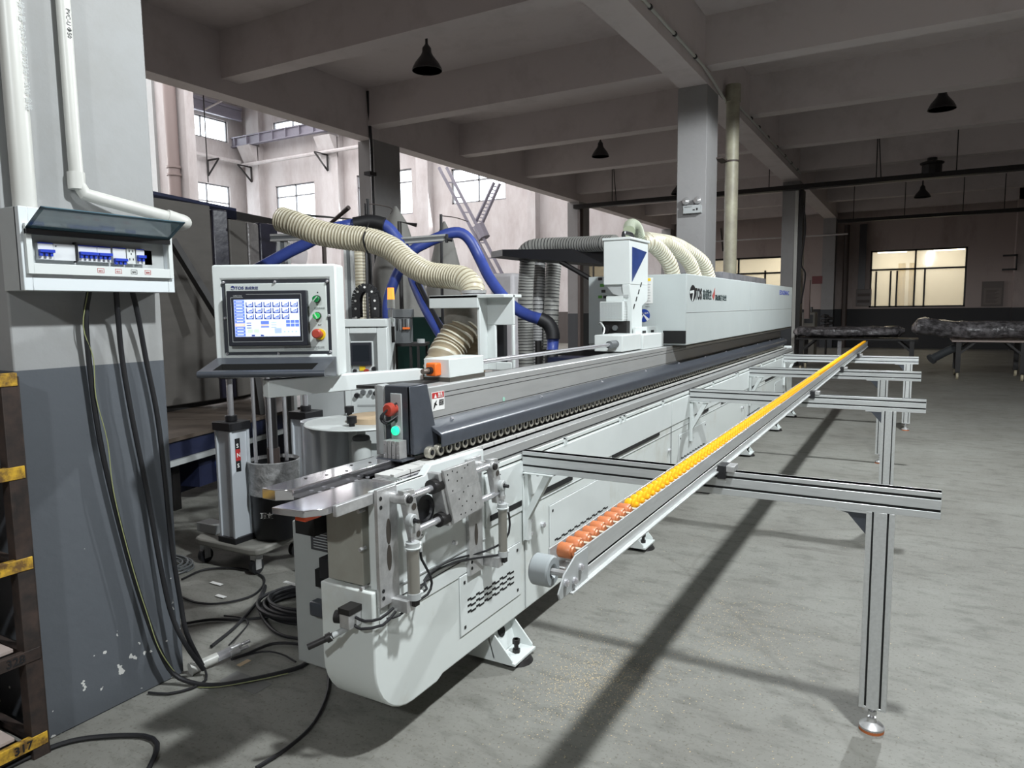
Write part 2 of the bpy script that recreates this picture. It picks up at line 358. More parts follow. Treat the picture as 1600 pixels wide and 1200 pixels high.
LW = [(24.0, 27.75, 10.95, 12.1), (24.4, 27.7, 5.6, 8.56), (16.0, 19.5, 10.95, 12.1), (16.0, 19.5, 5.6, 8.5), (8, 11.5, 5.6, 8.5), (8, 11.5, 10.95, 12.1)]
mb = MB(); wall_cells(mb, 'x', -34.15, -33.9, -9.3, YE + .25, 0, 13.3, LW, HALLW); struct('wall_hall_left', mb)
mb = MB(); mb.box(-34.3, 9.3, -9.5, -9.25, 0, 13.3, ENDW); struct('wall_back', mb)
mb = MB(); mb.box(9.1, 9.3, -9.3, YE, 0, 5.6, ENDW); struct('wall_right', mb)
GF = mat('grey_window_frame', (.20, .20, .21), .5)
n = 1
for i, (a, b, c, d) in enumerate(HW):
    window(n, 'y', YE + .08, a, b, c, d, [(a + b) / 2], [d - .62] if d - c > 1.4 else [], GF, fw=.07); n += 1
for i, (a, b, c, d) in enumerate(LW):
    window(n, 'x', -34.07, a, b, c, d, [(a + b) / 2 + .2], [d - .95] if d - c > 1.4 else [], GF, fw=.07); n += 1
a, b, c, d = R1; xm = -.17; zt = 2.78
window(n, 'y', YE + .05, a, b, c, d, [xm, (a + .2, c, zt - .05), (a + .66, c, zt - .05), (a + .86, c, zt - .05), (xm + .3, c, zt)], [zt], gm=MAT['misted_pane'], fw=.055); n += 1
a, b, c, d = R2
window(n, 'y', YE + .05, a, b, c, d, [(a + b) / 2 - .1, (b - .9, c, 2.9)], [2.8], gm=MAT['misted_pane'], fw=.06); n += 1
a, b, c, d = R3
window(n, 'y', YE + .05, a, b, c, d, [(a + b) / 2], [], gm=MAT['misted_pane'], fw=.05)
# the lit office behind the end wall windows
mb = MB(); mb.box(-14.5, 3.5, 32.5, 32.7, 0, 4.3, CREAM); mb.box(3.3, 3.5, YE + .3, 32.5, 0, 4.3, CREAM); mb.box(-14.5, -14.3, YE + .3, 32.5, 0, 4.3, CREAM); mb.box(-14.5, 3.5, YE + .25, 32.7, 4.2, 4.3, CREAM); struct('wall_office', mb)
TUBE = mat('lit_office_tube', (1, 1, 1), .4, emit=(1, .95, .84), estr=9)
for x, lb in ((-1.0, 'lit office ceiling light seen through the left half of the right hand window'), (.9, 'lit office ceiling light seen through the right half of the right hand window'), (-5.0, 'lit office ceiling light seen through the window beside the tall pillar'), (-12.3, 'lit office ceiling light seen through the small window under the black platform')):
    mb = MB(); mb.box(x - .5, x + .5, 31.7, 31.9, 3.55, 3.72, TUBE); o = mb.build('office_ceiling_light', None, .01); tag(o, lb, 'ceiling light', 'office lights behind the end wall windows')
mb = MB(); mb.box(-.75, -.2, 31.2, 31.25, 0, 3.1, mat('yellow_plank', (.55, .40, .16), .7, noise=.4, nscale=6, stretch=(6, 6, .4))); mb.box(-.5, -.38, 31.18, 31.2, 0, 3.1, CREAM); tag(mb.build('plank_screen', None), 'yellowish plank screen behind the open sash of the right hand window', 'screen')
# hall pilasters, crane rail, pipe, roof truss
for x0, x1, z1 in ((-33.3, -32.3, 10.7), (-27.5, -26.4, 10.5), (-21.4, -20.7, 11), (-15.3, -14.9, 11)):
    mb = MB(); mb.box(x0, x1, 28.35, 28.85, 0, z1, HALLW); mb.box(x0, x1, 28.5, 28.85, z1, 13.2, HALLW)
    if z1 < 11: mb.prism([(27.8, z1), (28.4, z1), (28.4, z1 - 1.1)], 'x', x0, x1, HALLW)
    struct('pillar', mb)
mb = MB(); mb.box(-34, -22.4, 27.9, 28.05, 11.2, 11.26, PURP); mb.box(-34, -22.4, 27.9, 28.15, 10.72, 10.78, PURP); mb.box(-34, -22.4, 28, 28.04, 10.7, 11.25, PURP)
for i in range(12): mb.box(-33.6 + i, -33.55 + i, 27.86, 28.02, 10.75, 11.22, PURP)
tag(mb.build('crane_rail_girder', None), 'grey lilac ribbed steel crane girder along the far hall wall', 'girder')
t = thing('roof_truss', 'lilac grey steel truss under the hall roof by the left upper window', 'truss', (-33.3, 14, 12.2))
mb = MB(); mb.box(-33.5, -33.3, 4, 28.3, 12.15, 12.3, PURP); mb.box(-33.5, -33.3, 4, 28.3, 12.7, 12.85, PURP); mb.box(-33.45, -33.4, 4, 28.3, 12.2, 12.8, PURP); mb.build('chord', t)
for i in range(10):
    mb = MB(); y = 6 + i * 2.2; mb.cyl((-33.25, y, 12.2), (-32.9, y + 1, 12.9), .05, 6, HALLW); mb.build('strut', t)
mb = MB(); mb.tube([(-33.45, 10, 9.95), (-33.45, 28.1, 9.9)], .1, 8, HALLW, smooth=False); mb.tube([(-33.45, 28.1, 9.72), (-9, 28.15, 9.72)], .1, 8, HALLW, smooth=False); tag(mb.build('wall_pipe', None), 'pale pipe running along the hall walls on black brackets', 'pipe')
for lb, (x, y, z), dx in (('black triangular bracket under the pale pipe on the left hall wall', (-33.85, 26.3, 9.75), (1, 0)), ('black triangular bracket under the pale pipe at the corner pilaster', (-32.8, 28.3, 9.6), (0, -1)), ('black triangular bracket under the pale pipe at the second pilaster', (-27, 28.25, 9.6), (0, -1))):
    mb = MB(); p = Vector((x, y, z)); e = p + Vector((dx[0] * .9, dx[1] * .9, 0)); mb.cyl(p, e, .05, 6, BLKM); mb.cyl(p - Vector((0, 0, .8)), p, .05, 6, BLKM); mb.cyl(p - Vector((0, 0, .8)), e, .05, 6, BLKM)
    tag(mb.build('pipe_bracket', None), lb, 'bracket', 'pipe brackets on the hall walls')
# near hall pillar with a brown pipe
mb = MB(); mb.box(-23.7, -21.6, 16, 16.35, 0, 13.2, HALLW); mb.box(-23.75, -23.15, 15.9, 16, 0, 13.2, GW); struct('pillar', mb)  # grey strip at the left colours in the shade on the pillar
PIPE = mat('grey_brown_pipe', (.26, .21, .20), .5)
mb = MB(); mb.cyl((-22.05, 15.78, 0), (-22.05, 15.78, 13), .2, 16, PIPE)
for z in (6.4, 5.3, 6.15): mb.cyl((-22.05, 15.78, z), (-22.05, 15.78, z + .07), .235, 16, PIPE)
tag(mb.build('down_pipe', None), 'thick grey brown down pipe on the hall pillar at the upper left', 'pipe')
mb = MB(); mb.cyl((-33.0, 25.6, 8.4), (-33.0, 25.6, 13), .03, 6, BLKM); tag(mb.build('hanging_rod', None), 'thin dark rod hanging in front of the left hall windows', 'rod')
# X shaped lattice brace in the hall
t = thing('lattice_brace', 'grey steel ladder like braces crossing in an X before the hall window', 'brace', (-13.935,22,4.711))
for nm, a, b, c_, d_ in (('brace_arm', (-15.536,22,6.74), (-11.94,22,0.707), (-15.195,22,6.704), (-11.685,22,0.709)), ('brace_arm', (-13.308,22.2,6.027), (-14.146,22.2,4.632), (-13.071,22.2,5.96), (-13.873,22.2,4.568))):
    A, B, D_, E_ = map(Vector, (a, b, c_, d_)); mb = MB()
    if B.z < 1.5: B = A + (B - A) * (A.z / (A.z - B.z)); E_ = D_ + (E_ - D_) * (D_.z / (D_.z - E_.z))
    mb.cyl(A, B, .06, 6, PURP); mb.cyl(D_, E_, .06, 6, PURP)
    for i in range(1, 12): mb.cyl(A.lerp(B, i / 12), D_.lerp(E_, i / 12), .03, 4, PURP)
    mb.build(nm, t)
mb = MB(); mb.cyl((-13.92,22.1,4.561), (-13.684,22.1,4.093), .22, 8, PURP); mb.build('joint', t)
mb = MB(); p = (-5.3,9,1.946); mb.box(p[0] - .20, p[0] + .20, 9, 9.5, 0, p[2] + .12, mat('white_tarp', (.62, .60, .62), .6, noise=.15, nscale=3, bump=.4, bscale=3)); tag(mb.build('covered_crate', None, .05), 'tall white covered crate standing in the hall behind the grey cloth filter', 'crate')
# ---- pipes, cables and trays in the bay ----
BC = 'black conduit clips'
t = thing('ceiling_conduit', 'thin white conduit with black clips along the long ceiling beam', 'conduit', (-2.67, 10, 4.75))
pts = [(-2.68, 6.5, 4.80), (-2.68, 10.0, 4.80), (-2.66, 10.3, 4.74), (-2.66, 11.3, 4.62), (-2.68, 12.2, 4.78), (-2.68, 19.2, 4.80)]
mb = MB(); mb.tube(pts, .02, 8, PVC, smooth=False); mb.build('conduit_tube', t)
for y in (7.8, 8.7, 9.6, 13.2, 13.9, 14.8, 15.8, 16.8, 17.7, 18.6):
    mb = MB(); mb.cyl((-2.68, y, 4.80), (-2.68, y + .04, 4.80), .03, 8, BLK); mb.build('clip', t)
t = thing('rain_pipe', 'thick aged beige pipe beside the tall pillar behind the white hood', 'pipe', (-2.56, 11.3, 0))
mb = MB(); mb.cyl((-2.56, 11.3, 0), (-2.56, 11.3, 4.85), .098, 20, PVCY); mb.cyl((-2.56, 11.3, 4.6), (-2.56, 11.3, 4.85), .112, 20, PVCY); mb.build('pipe_tube', t)
for z in (3.72, 1.95): mb = MB(); mb.cyl((-2.56, 11.3, z), (-2.56, 11.3, z + .025), .108, 16, BRN); mb.box(-2.72, -2.6, 10.9, 11.3, z, z + .02, BRN); mb.build('pipe_clamp', t)
mb = MB(); mb.tube([(-8.72, 10.2, 5.45), (-8.72, 10.25, 4.5), (-8.7, 10.25, 1.5)], .028, 8, BLK, smooth=False); mb.box(-8.8, -8.66, 10.12, 10.3, 3.98, 4.04, BLK); tag(mb.build('pillar_cable', None), 'black pipe running down the pillar left of the blue hoses', 'pipe')
def tray(lb, x0, x1, y, z, w, h, hangers, ang=0):
    t = thing('cable_tray', lb, 'cable tray', (x0, y, z), 'black cable trays under the ceiling')
    mb = MB(); mb.box(x0, x1, y - w / 2, y + w / 2, z - h, z, BLKM); mb.build('tray_channel', t, .004)
    for x, dd in hangers:
        mb = MB()
        for d in dd: mb.cyl((x + d, y, z), (x + d * .3, y, 5.5), .012, 6, BLKM)
        mb.build('hanger', t)
tray('long black cable tray crossing the ceiling in front of the farther trays', -8.75, 9, 19.1, 4.5, .22, .11, [(-7.6, (0, .12)), (-3.4, (0,)), (-1.0, (0, .1)), (.6, (0,)), (4, (0,))])
tray('farther black cable tray hung before the end wall windows', -2.35, 9, 25, 4.22, .2, .1, [(-1.9, (0,)), (-.5, (0,)), (1.0, (0,)), (2.0, (0,))])
mb = MB(); mb.tube([(-9.0, 28.15, 4.05), (-2.3, 28.2, 4.05)], .03, 6, HALLW, smooth=False); tag(mb.build('thin_pipe', None), 'thin pale pipe crossing high in front of the end wall', 'pipe')
t = thing('cable_riser', 'black cable channel with a white edge strip on the far pillar', 'cable channel', (-2.7, 19.3, 0))
mb = MB(); mb.box(-2.80, -2.72, 19.3, 19.395, .2, 4.4, PVC); mb.build('white_strip', t, label='white strip')
mb = MB(); mb.box(-2.695, -2.6, 19.2, 19.6, .2, 4.4, BLKM); mb.tube([(-2.58, 19.2, 4.0), (-2.53, 19.2, 3.4), (-2.6, 19.2, 2.6), (-2.5, 19.2, 2.3), (-2.58, 19.2, 1.6)], .02, 6, RUB); mb.build('channel', t)
mb = MB(); mb.tube([(-8.66, 19.3, 4.4), (-8.66, 19.3, 0)], .09, 6, BRN, smooth=False); tag(mb.build('brown_riser', None), 'dark brown riser on the left pillar under the end of the cable tray', 'riser')
# lamps
def pendant(lb, p, top, r=.2, rod=None):
    t = thing('pendant_lamp', lb, 'lamp', p, 'industrial pendant lamps under the ceiling'); x, y, z = p
    mb = MB(); mb.lathe((x, y, z), [(r, 0), (r * .97, .03), (r * .8, .10), (r * .42, .20), (r * .33, .24), (r * .3, .235), (r * .39, .195), (r * .77, .095), (r * .93, .03), (r * .98, 0)], 28, mat_lamp); mb.build('lamp_shade', t)
    mb = MB(); mb.lathe((x, y, z), [(.03, .02), (.055, .06), (.05, .12), (.02, .18)], 14, MAT['lamp_bulb']); mb.build('bulb', t)
    mb = MB(); mb.lathe((x, y, z), [(r * .32, .23), (r * .30, .30), (r * .16, .34), (.02, .36), (.014, top - z)], 14, mat_lamp); mb.build('lamp_stem', t)
mat_lamp = mat('dark_lamp_enamel', (.035, .033, .035), .35, .3); mat('lamp_bulb', (.30, .30, .29), .2)
pendant('large dark pendant lamp nearest the camera, at the upper left of the ceiling', (-6.09, 8.39, 4.86), 5.5, .21)
pendant('dark pendant lamp in the middle bay left of the tall pillar', (-6.54, 15.7, 5.02), 5.5, .2)
pendant('dark pendant lamp at the right over the open floor', (.19, 14.05, 4.73), 5.5, .21)
pendant('small pendant lamp hanging before the right hand end window', (-.05, 24.2, 4.62), 5.5, .22)
pendant('pendant lamp half hidden behind the tall pillar', (-6.0, 20.1, 4.70), 5.5, .22)
mb = MB(); p = (0.123,19.1,4.576); mb.lathe(p, [(.2, -.1), (.2, .1), (.24, .12), (.24, .16), (.1, .2), (.1, .26)], 10, BLKM); tag(mb.build('junction_drum', None), 'black drum shaped fitting sitting on the long cable tray', 'fitting')
# emergency light
t = thing('emergency_light', 'white twin head emergency light on the tall pillar', 'emergency light', (-2.87, 10.33, 2.95))
mb = MB(); mb.box(-3.0, -2.75, 10.27, 10.35, 2.88, 2.99, GW); mb.text('EMERGENCY', (-2.985, 10.269, 2.96), (1, 0, 0), (0, 0, 1), .02, BLK); mb.box(-2.86, -2.83, 10.265, 10.27, 2.915, 2.93, BLK); mb.box(-2.81, -2.79, 10.265, 10.27, 2.915, 2.945, BLK); mb.build('housing', t, .006)
for x in (-2.965, -2.80):
    mb = MB(); mb.lathe((x, 10.30, 3.055), [(.02, .05), (.045, .03), (.056, -.01), (.052, -.03), (.0, -.045)], 16, MAT['lamp_glass'] if 'lamp_glass' in MAT else mat('lamp_glass', (.55, .55, .55), .15, .6), ax='y'); mb.cyl((x, 10.31, 2.99), (x, 10.31, 3.03), .012, 8, BLK); mb.build('lamp_head', t)
# end wall fittings
mb = MB(); mb.box(1.15 + .66, 2.42, 28.72, 28.79, 1.44, 2.27, mat('poster_board', (.12, .10, .09), .6)); mb.box(1.87, 2.36, 28.70, 28.72, 1.5, 2.05, mat('poster_sheet', (.16, .13, .115), .6))
for k in range(11): mb.box(1.93, 2.28 - (k % 3) * .05, 28.69, 28.70, 1.97 - k * .04, 1.982 - k * .04, BRN)
tag(mb.build('notice_board', None), 'dark framed notice board on the end wall right of the window', 'notice board')
mb = MB(); mb.box(-2.0, -1.5, 28.7, 28.78, 1.5, 2.1, mat('wall_box_grey', (.13, .115, .11), .6)); mb.box(-1.95, -1.55, 28.68, 28.7, 1.62, 1.72, BRN); mb.box(-1.95, -1.55, 28.68, 28.7, 1.85, 1.95, BRN); tag(mb.build('wall_cabinet', None), 'small dark wall cabinet left of the right hand window', 'cabinet')
mb = MB(); mb.box(-1.95, -1.72, 28.6, 28.75, 2.1, 4.4, MAT['dark_lamp_enamel']); tag(mb.build('wall_duct', None), 'dark vertical duct above the small wall cabinet', 'duct')
mb = MB(); mb.box(2.65, 3.4, 28.3, 28.8, 0, 5.5, ENDW); struct('pillar', mb)
mb = MB(); mb.cyl((-2.35, 28.5, 0), (-2.35, 28.5, 4.4), .09, 10, BRN); tag(mb.build('wall_riser', None), 'dark pipe running up beside the far pillar', 'pipe')
mb = MB(); mb.box(2.3, 2.7, 28.25, 28.3, 2.6, 2.66, BLKM); mb.box(2.3, 2.7, 28.25, 28.3, 3.05, 3.11, BLKM); mb.box(2.66, 2.7, 28.25, 28.3, 2.6, 3.11, BLKM); tag(mb.build('wall_hooks', None), 'black pipe hooks on the right end of the far wall', 'hooks')
for px_, lb in ((0, 'thin v shaped hanger wire on the wall behind the tall pillar'),):
    mb = MB(); mb.cyl((-6.9, 28.77, 4.6), (-6.8, 28.77, 3.7), .02, 5, BLKM); mb.cyl((-6.6, 28.77, 4.6), (-6.8, 28.77, 3.7), .02, 5, BLKM); tag(mb.build('wire_hanger', None), lb, 'hanger')

# ================= EDGE BANDING MACHINE =================
FX = -1.53; Y0 = 1.733; Y1 = 10.75
EB = thing('edge_banding_machine', 'long white edge banding machine with grey hood and control screen on the open floor', 'machine', (-1.7, 1.75, 0))
# body: end plate with rounded lower corner
mb = MB()
prof = [(Y0 + .25, .145)] + [(Y0 + .20 - .20 * math.sin(a), .345 - .20 * math.cos(a)) for a in [i * math.pi / 16 for i in range(0, 9)]] + [(Y0, .60), (Y0, .62), (Y0 + .05, .62), (Y0 + .05, .90), (Y1, .90), (Y1, .16), (2.12, .16), (2.08, .145)]
mb.prism(prof, 'x', FX - .235, FX, WS); mb.build('base_frame', EB, .006)
mb = MB(); mb.box(FX - .21, FX - .05, Y0 + .015, Y0 + .05, .63, .93, MAT['stained_grey'] if 'stained_grey' in MAT else mat('stained_grey', (.36, .36, .32), .5, nscale=3, col2=(.28, .265, .22), contrast=(.3, .6))); mb.build('end_cover', EB, .003)
mb = MB(); mb.prism([(1.76, .50), (2.235, .50), (2.235, .505), (2.43, .505), (2.43, .98), (2.07, .985), (2.03, .955), (1.76, .955)], 'x', FX - .03, FX + .004, W); mb.build('side_panel', EB, .002)
mb = MB(); mb.box(FX + .001, FX + .008, 1.765, 2.43, .60, .605, GW); mb.box(FX + .003, FX + .006, 1.8, 2.4, .56, .563, DARK); mb.build('panel_seam', EB)
mb = MB(); mb.box(FX - .2, FX - .02, Y1, Y1 + .03, .1, .98, W); mb.build('far_end_plate', EB, .01)
# lower panels with vents, upper panels with long dark slots
VENT = {}
def vents(mb, y0, y1, z, rows=3, n=6):
    L = (y1 - y0) / n
    for r_ in range(rows):
        for k in range(n):
            a = y0 + k * L; zz = z - r_ * .025
            mb.box(FX + .004, FX + .0065, a, a + L * .42, zz + .006, zz + .014, DARK); mb.box(FX + .004, FX + .0065, a + L * .36, a + L * .95, zz, zz + .007, DARK)
def vent_cover(y0, y1, z0, z1, va, vb, vz, n=6):
    mb = MB(); mb.box(FX, FX + .005, y0, y1, z0, z1, W); c = mb.build('vent_cover', EB, .002)
    mb = MB(); vents(mb, va, vb, vz, 3, n); mb.build('vent_slots', c)
    mb = MB()
    for y in (y0 + .03, y1 - .03):
        for z in (z0 + .03, z1 - .03): mb.box(FX + .004, FX + .007, y - .006, y + .006, z - .006, z + .006, BLKM)
    each(mb, 'screw', c)
    mb = MB(); e = .0035
    for a, b, c_, d in ((y0 - e, y1 + e, z0 - e, z0), (y0 - e, y1 + e, z1, z1 + e), (y0 - e, y0, z0, z1), (y1, y1 + e, z0, z1)): mb.box(FX, FX + .0015, a, b, c_, d, GW)
    mb.build('cover_gap', c)
vent_cover(2.24, 2.73, .255, .50, 2.29, 2.67, .38)
for y in (3.03, 5.2, 7.6, 9.3): vent_cover(y, y + .78, .24, .59, y + .17 - .12, y + .75, .395, 9)
seams = [(2.44, 2.775), (2.79, 5.0), (5.01, 5.52), (5.54, 7.66), (7.68, 9.8), (9.82, 10.7)]
for a, b in seams:
    mb = MB(); mb.box(FX, FX + .006, a, b, .69 if a > 2.5 else .64, .865, W); p = mb.build('upper_panel', EB, .002)
    if a != 5.01:
        mb = MB(); L = b - a; c0, c1 = (a + .03, b - .03) if L < .8 else (a + .12, a + .5); mb.box(FX + .002, FX + .0075, c0, c1, .665, .69, DARK)
        if L > 1.5: mb.box(FX + .002, FX + .0075, b - 1.15, b - .28, .668, .69, DARK)
        each(mb, 'hand_slot', p)
    mb = MB(); mb.box(FX, FX + .004, a, b, .645, .6465, GW); mb.box(FX, FX + .0045, b, b + .004, .17, .865, MOTG if a > 2.5 else GW); mb.build('panel_gap', EB)
for y in (2.95, 4.95, 7.4): mb = MB(); mb.lathe((FX + .01, y, .52), [(.014, -.01), (.014, .006), (.006, .012), (0, .012)], 12, CHR, ax='x'); mb.build('panel_lock', EB)
for y in (3.21, 3.98, 4.05, 4.80, 6.2, 7.1, 7.18, 8.4, 9.3):
    mb = MB(); mb.box(FX, FX + .01, y - .012, y - .006, .86, .90, W); mb.box(FX, FX + .01, y + .006, y + .012, .86, .90, W); mb.box(FX, FX + .01, y - .012, y + .012, .893, .90, W); mb.build('panel_hook', EB)
# aluminium table profile with slots
mb = MB(); mb.box(-1.584, FX - .002, 2.43, Y1, .86, .952, BEAM); mb.build('table_profile', EB, .002)
mb = MB(); mb.box(FX - .003, FX - .001, 2.43, Y1, .908, .914, DARK); mb.box(FX - .003, FX + .0, 2.43, Y1, .872, .878, DARK); each(mb, 'profile_slot', EB)
mb = MB(); mb.box(-1.80, -1.60, 1.95, Y1, .86, .938, BLKM); mb.build('chain_channel', EB)
mb = MB()
for i in range(88):
    y = 1.96 + i * .1; m_ = BLKM if y > 2.2 else mat('pale_chain_pad', (.62, .62, .60), .4) if i == 0 else MAT['pale_chain_pad']
    mb.box(-1.70, -1.63, y, y + .094, .945, .957, m_); mb.box(-1.628, -1.612, y, y + .094, .95, .963, MAT['pale_chain_pad']); mb.box(-1.78, -1.735, y, y + .094, .94, .95, BLK)
mb.build('conveyor_chain', EB, label='steel conveyor chain of pads')
mb = MB(); mb.box(-1.61, -1.585, 2.1, Y1, .90, .94, DARK); mb.build('chain_side_gap', EB)
# infeed plates
mb = MB(); mb.prism([(-1.705, 1.485), (-1.585, 1.50), (-1.546, 1.55), (-1.546, 2.09), (-1.60, 2.09), (-1.60, 1.93), (-1.705, 1.90)], 'z', .930, .952, POL); mb.build('infeed_plate', EB, .003)
mb = MB(); mb.box(-1.545, -1.528, 1.58, 2.42, .918, .955, STL); mb.build('infeed_edge_bar', EB, .003)
mb = MB(); mb.prism([(-1.862, 1.585), (-1.80, 1.585), (-1.755, 1.62), (-1.755, 2.25), (-1.862, 2.25)], 'z', .935, .972, POL); mb.build('guide_plate', EB, .003)
mb = MB()
for x, y in ((-1.83, 1.75), (-1.80, 1.82), (-1.83, 1.98), (-1.80, 2.05), (-1.78, 1.9)): mb.cyl((x, y, .972), (x, y, .9735), .006, 10, BLKM)
each(mb, 'bolt_hole', EB)
mb = MB(); mb.box(-1.755, -1.705, 1.64, 2.3, .90, .938, BLKM)
for y in (1.72, 1.78, 1.9, 1.96, 2.05): mb.cyl((-1.735, y, .935), (-1.735, y, .943), .008, 8, CHR)
mb.build('track_insert', EB)
mb = MB()
for k in range(4): mb.box(-1.66, -1.56, 1.90 + k * .014, 1.907 + k * .014, .945, .958, STL)
mb.build('comb_plate', EB)
mb = MB(); mb.prism([(-1.655, .905), (-1.61, .905), (-1.61, .93), (-1.655, .93)], 'y', 1.53, 1.60, MAT['orange_red_plastic']); mb.build('limit_tab', EB, .003, label='orange red tab under infeed plate')
mb = MB(); mb.box(-1.86, -1.77, 1.72, 1.80, .78, .93, DARK); mb.build('switch_block', EB)
# pressure beam
mb = MB(); mb.box(-1.86, -1.72, 2.20, Y1 + .1, .995, 1.238, BEAM); mb.build('pressure_beam', EB, .006)
mb = MB()
for z in (1.205, 1.185, 1.105): mb.box(-1.7205, -1.7190, 2.35, Y1 + .1, z, z + .0022, DARK)
each(mb, 'beam_groove', EB)
mb = MB(); mb.prism([(-1.719, 1.10), (-1.712, 1.10), (-1.640, 1.062), (-1.632, 1.05), (-1.632, 1.003), (-1.638, 1.003), (-1.64, 1.045), (-1.719, 1.085)], 'y', 2.29, Y1 + .1, SLATE); gd = mb.build('roller_guard', EB, .004, label='slate grey bent guard')
for k in range(11):
    mb = MB(); y = 2.45 + k * .82; mb.cyl((-1.695, y, 1.088), (-1.689, y, 1.096), .008, 8, CHR); mb.build('guard_screw', gd)
N = 142; me = None
for i in range(100):
    y = 2.245 + i * .0595
    if me is None:
        mb = MB(); mb.lathe((-1.66, y, .988), [(.0, -.014), (.010, -.014), (.022, -.014), (.024, -.009), (.024, .009), (.022, .012), (.013, .012), (.011, .006), (.0, .006)], 20, mat('roller_steel', (.42, .40, .34), .35, .5), ax='x')
        o0 = mb.build('pressure_roller', EB); me = o0
        mb = MB(); mb.cyl((-1.654, y, .988), (-1.645, y, .988), .009, 10, BLK); h0 = mb.build('roller_pin', o0); h0.parent = o0
    else:
        c = me.copy(); C.objects.link(c); c.parent = EB; c.location = (0, i * .0595, 0)
        d = h0.copy(); C.objects.link(d); d.parent = c
mb = MB()
for i in range(100, N): mb.lathe((-1.66, 2.245 + i * .0595, .988), [(0, -.014), (.024, -.014), (.024, .012), (0, .012)], 10, MAT['roller_steel'], ax='x')
o = mb.build('pressure_roller', EB); o['kind'] = 'stuff'
# switch post
mb = MB(); mb.prism([(-1.83, .985), (-1.705, .985), (-1.705, 1.255), (-1.83, 1.255)], 'y', 2.185, 2.30, SLATE); mb.add([(-1.705, 2.185, 1.255), (-1.705, 2.30, 1.255), (-1.67, 2.33, .985), (-1.69, 2.185, .985), (-1.72, 2.30, 1.255), (-1.72, 2.33, .985), (-1.72, 2.185, 1.255), (-1.72, 2.185, .985)], [(0, 3, 2, 1), (0, 6, 7, 3), (1, 2, 5, 4), (6, 4, 5, 7), (3, 7, 5, 2), (0, 1, 4, 6)], SLATE); sp = mb.build('switch_post', EB, .004, label='slate grey switch post with stop button and green light')
mb = MB(); mb.box(-1.80, -1.745, 2.181, 2.186, 1.03, 1.225, GW); mb.build('switch_plate', sp, .002)
mb = MB(); mb.cyl((-1.778, 2.186, 1.165), (-1.778, 2.16, 1.165), .018, 20, RED); mb.lathe((-1.778, 2.16, 1.165), [(.018, 0), (.027, -.004), (.027, -.02), (.02, -.027), (0, -.028)], 24, RED, ax='y'); mb.build('stop_button', sp, label='red mushroom stop button')
mb = MB(); mb.cyl((-1.772, 2.186, 1.078), (-1.772, 2.176, 1.078), .021, 20, GW); mb.lathe((-1.772, 2.176, 1.078), [(.018, 0), (.018, -.008), (.012, -.014), (0, -.015)], 20, GLIT, ax='y'); mb.build('green_lamp', sp, label='lit green button')
mb = MB(); mb.prism([(-1.865, .975), (-1.84, .975), (-1.84, 1.25), (-1.87, 1.255)], 'y', 2.185, 2.24, GW); mb.box(-1.885, -1.835, 2.19, 2.23, .97, 1.25, BEAM); mb.build('post_bracket', EB)
mb = MB()
for i in range(4): mb.box(-1.80 + i * .021, -1.783 + i * .021, 2.13, 2.175, .975, 1.045, STL); mb.cyl((-1.792 + i * .021, 2.129, 1.03), (-1.792 + i * .021, 2.127, 1.03), .003, 6, CHR); mb.cyl((-1.792 + i * .021, 2.129, .99), (-1.792 + i * .021, 2.127, .99), .003, 6, CHR)
mb.box(-1.83, -1.70, 2.12, 2.2, .968, .974, SLATE); mb.build('sensor_blocks', EB, .001)
mb = MB(); mb.tube([(-1.765,2.17,1.178),(-1.788,2.15,1.162),(-1.804,2.13,1.141),(-1.802,2.13,1.121),(-1.782,2.14,1.11),(-1.767,2.17,1.127),(-1.786,2.2,1.086),(-1.798,2.2,1.044)], .006, 8, RUB); mb.tube([(-1.759,2.17,1.189),(-1.773,2.14,1.171),(-1.786,2.12,1.148),(-1.784,2.12,1.126),(-1.77,2.13,1.12),(-1.76,2.17,1.138)], .004, 8, RUB); mb.build('post_cable', EB)
# warning label
mb = MB(); mb.box(-1.7195, -1.7185, 2.345, 2.435, 1.135, 1.212, mat('label_white', (.8, .8, .78), .5)); mb.box(-1.7187, -1.7180, 2.348, 2.432, 1.186, 1.21, mat('label_red', (.45, .03, .03), .5)); mb.prism([(2.362, 1.188), (2.38, 1.188), (2.371, 1.206)], 'x', -1.7180, -1.7175, MAT['label_white'])
mb.text('危 险', (-1.7175, 2.39, 1.197), (0, 1, 0), (0, 0, 1), .013, MAT['label_white'], bold=.0004); mb.text('WARNING', (-1.7175, 2.388, 1.189), (0, 1, 0), (0, 0, 1), .007, MAT['label_white'])
mb.add([(-1.7175, 2.355, 1.142), (-1.7175, 2.366, 1.15), (-1.7175, 2.381, 1.178), (-1.7175, 2.374, 1.176), (-1.7175, 2.36, 1.16)], [(0, 1, 2, 3, 4)], BLK); mb.add([(-1.7175, 2.36, 1.165), (-1.7175, 2.378, 1.156), (-1.7175, 2.382, 1.16), (-1.7175, 2.366, 1.17)], [(0, 1, 2, 3)], BLK); mb.text('正在作业\n禁止靠近\n当心夹手', (-1.7175, 2.395, 1.172), (0, 1, 0), (0, 0, 1), .0085, BLK)
mb.build('warning_label', EB, label='red and white warning label')
mb = MB(); mb.lathe((-1.7192, 2.93, 1.118), [(.011, 0), (.011, .001), (.008, .001)], 16, mat('pale_green_dot', (.35, .62, .5), .5), ax='x'); mb.build('inspection_dot', EB)
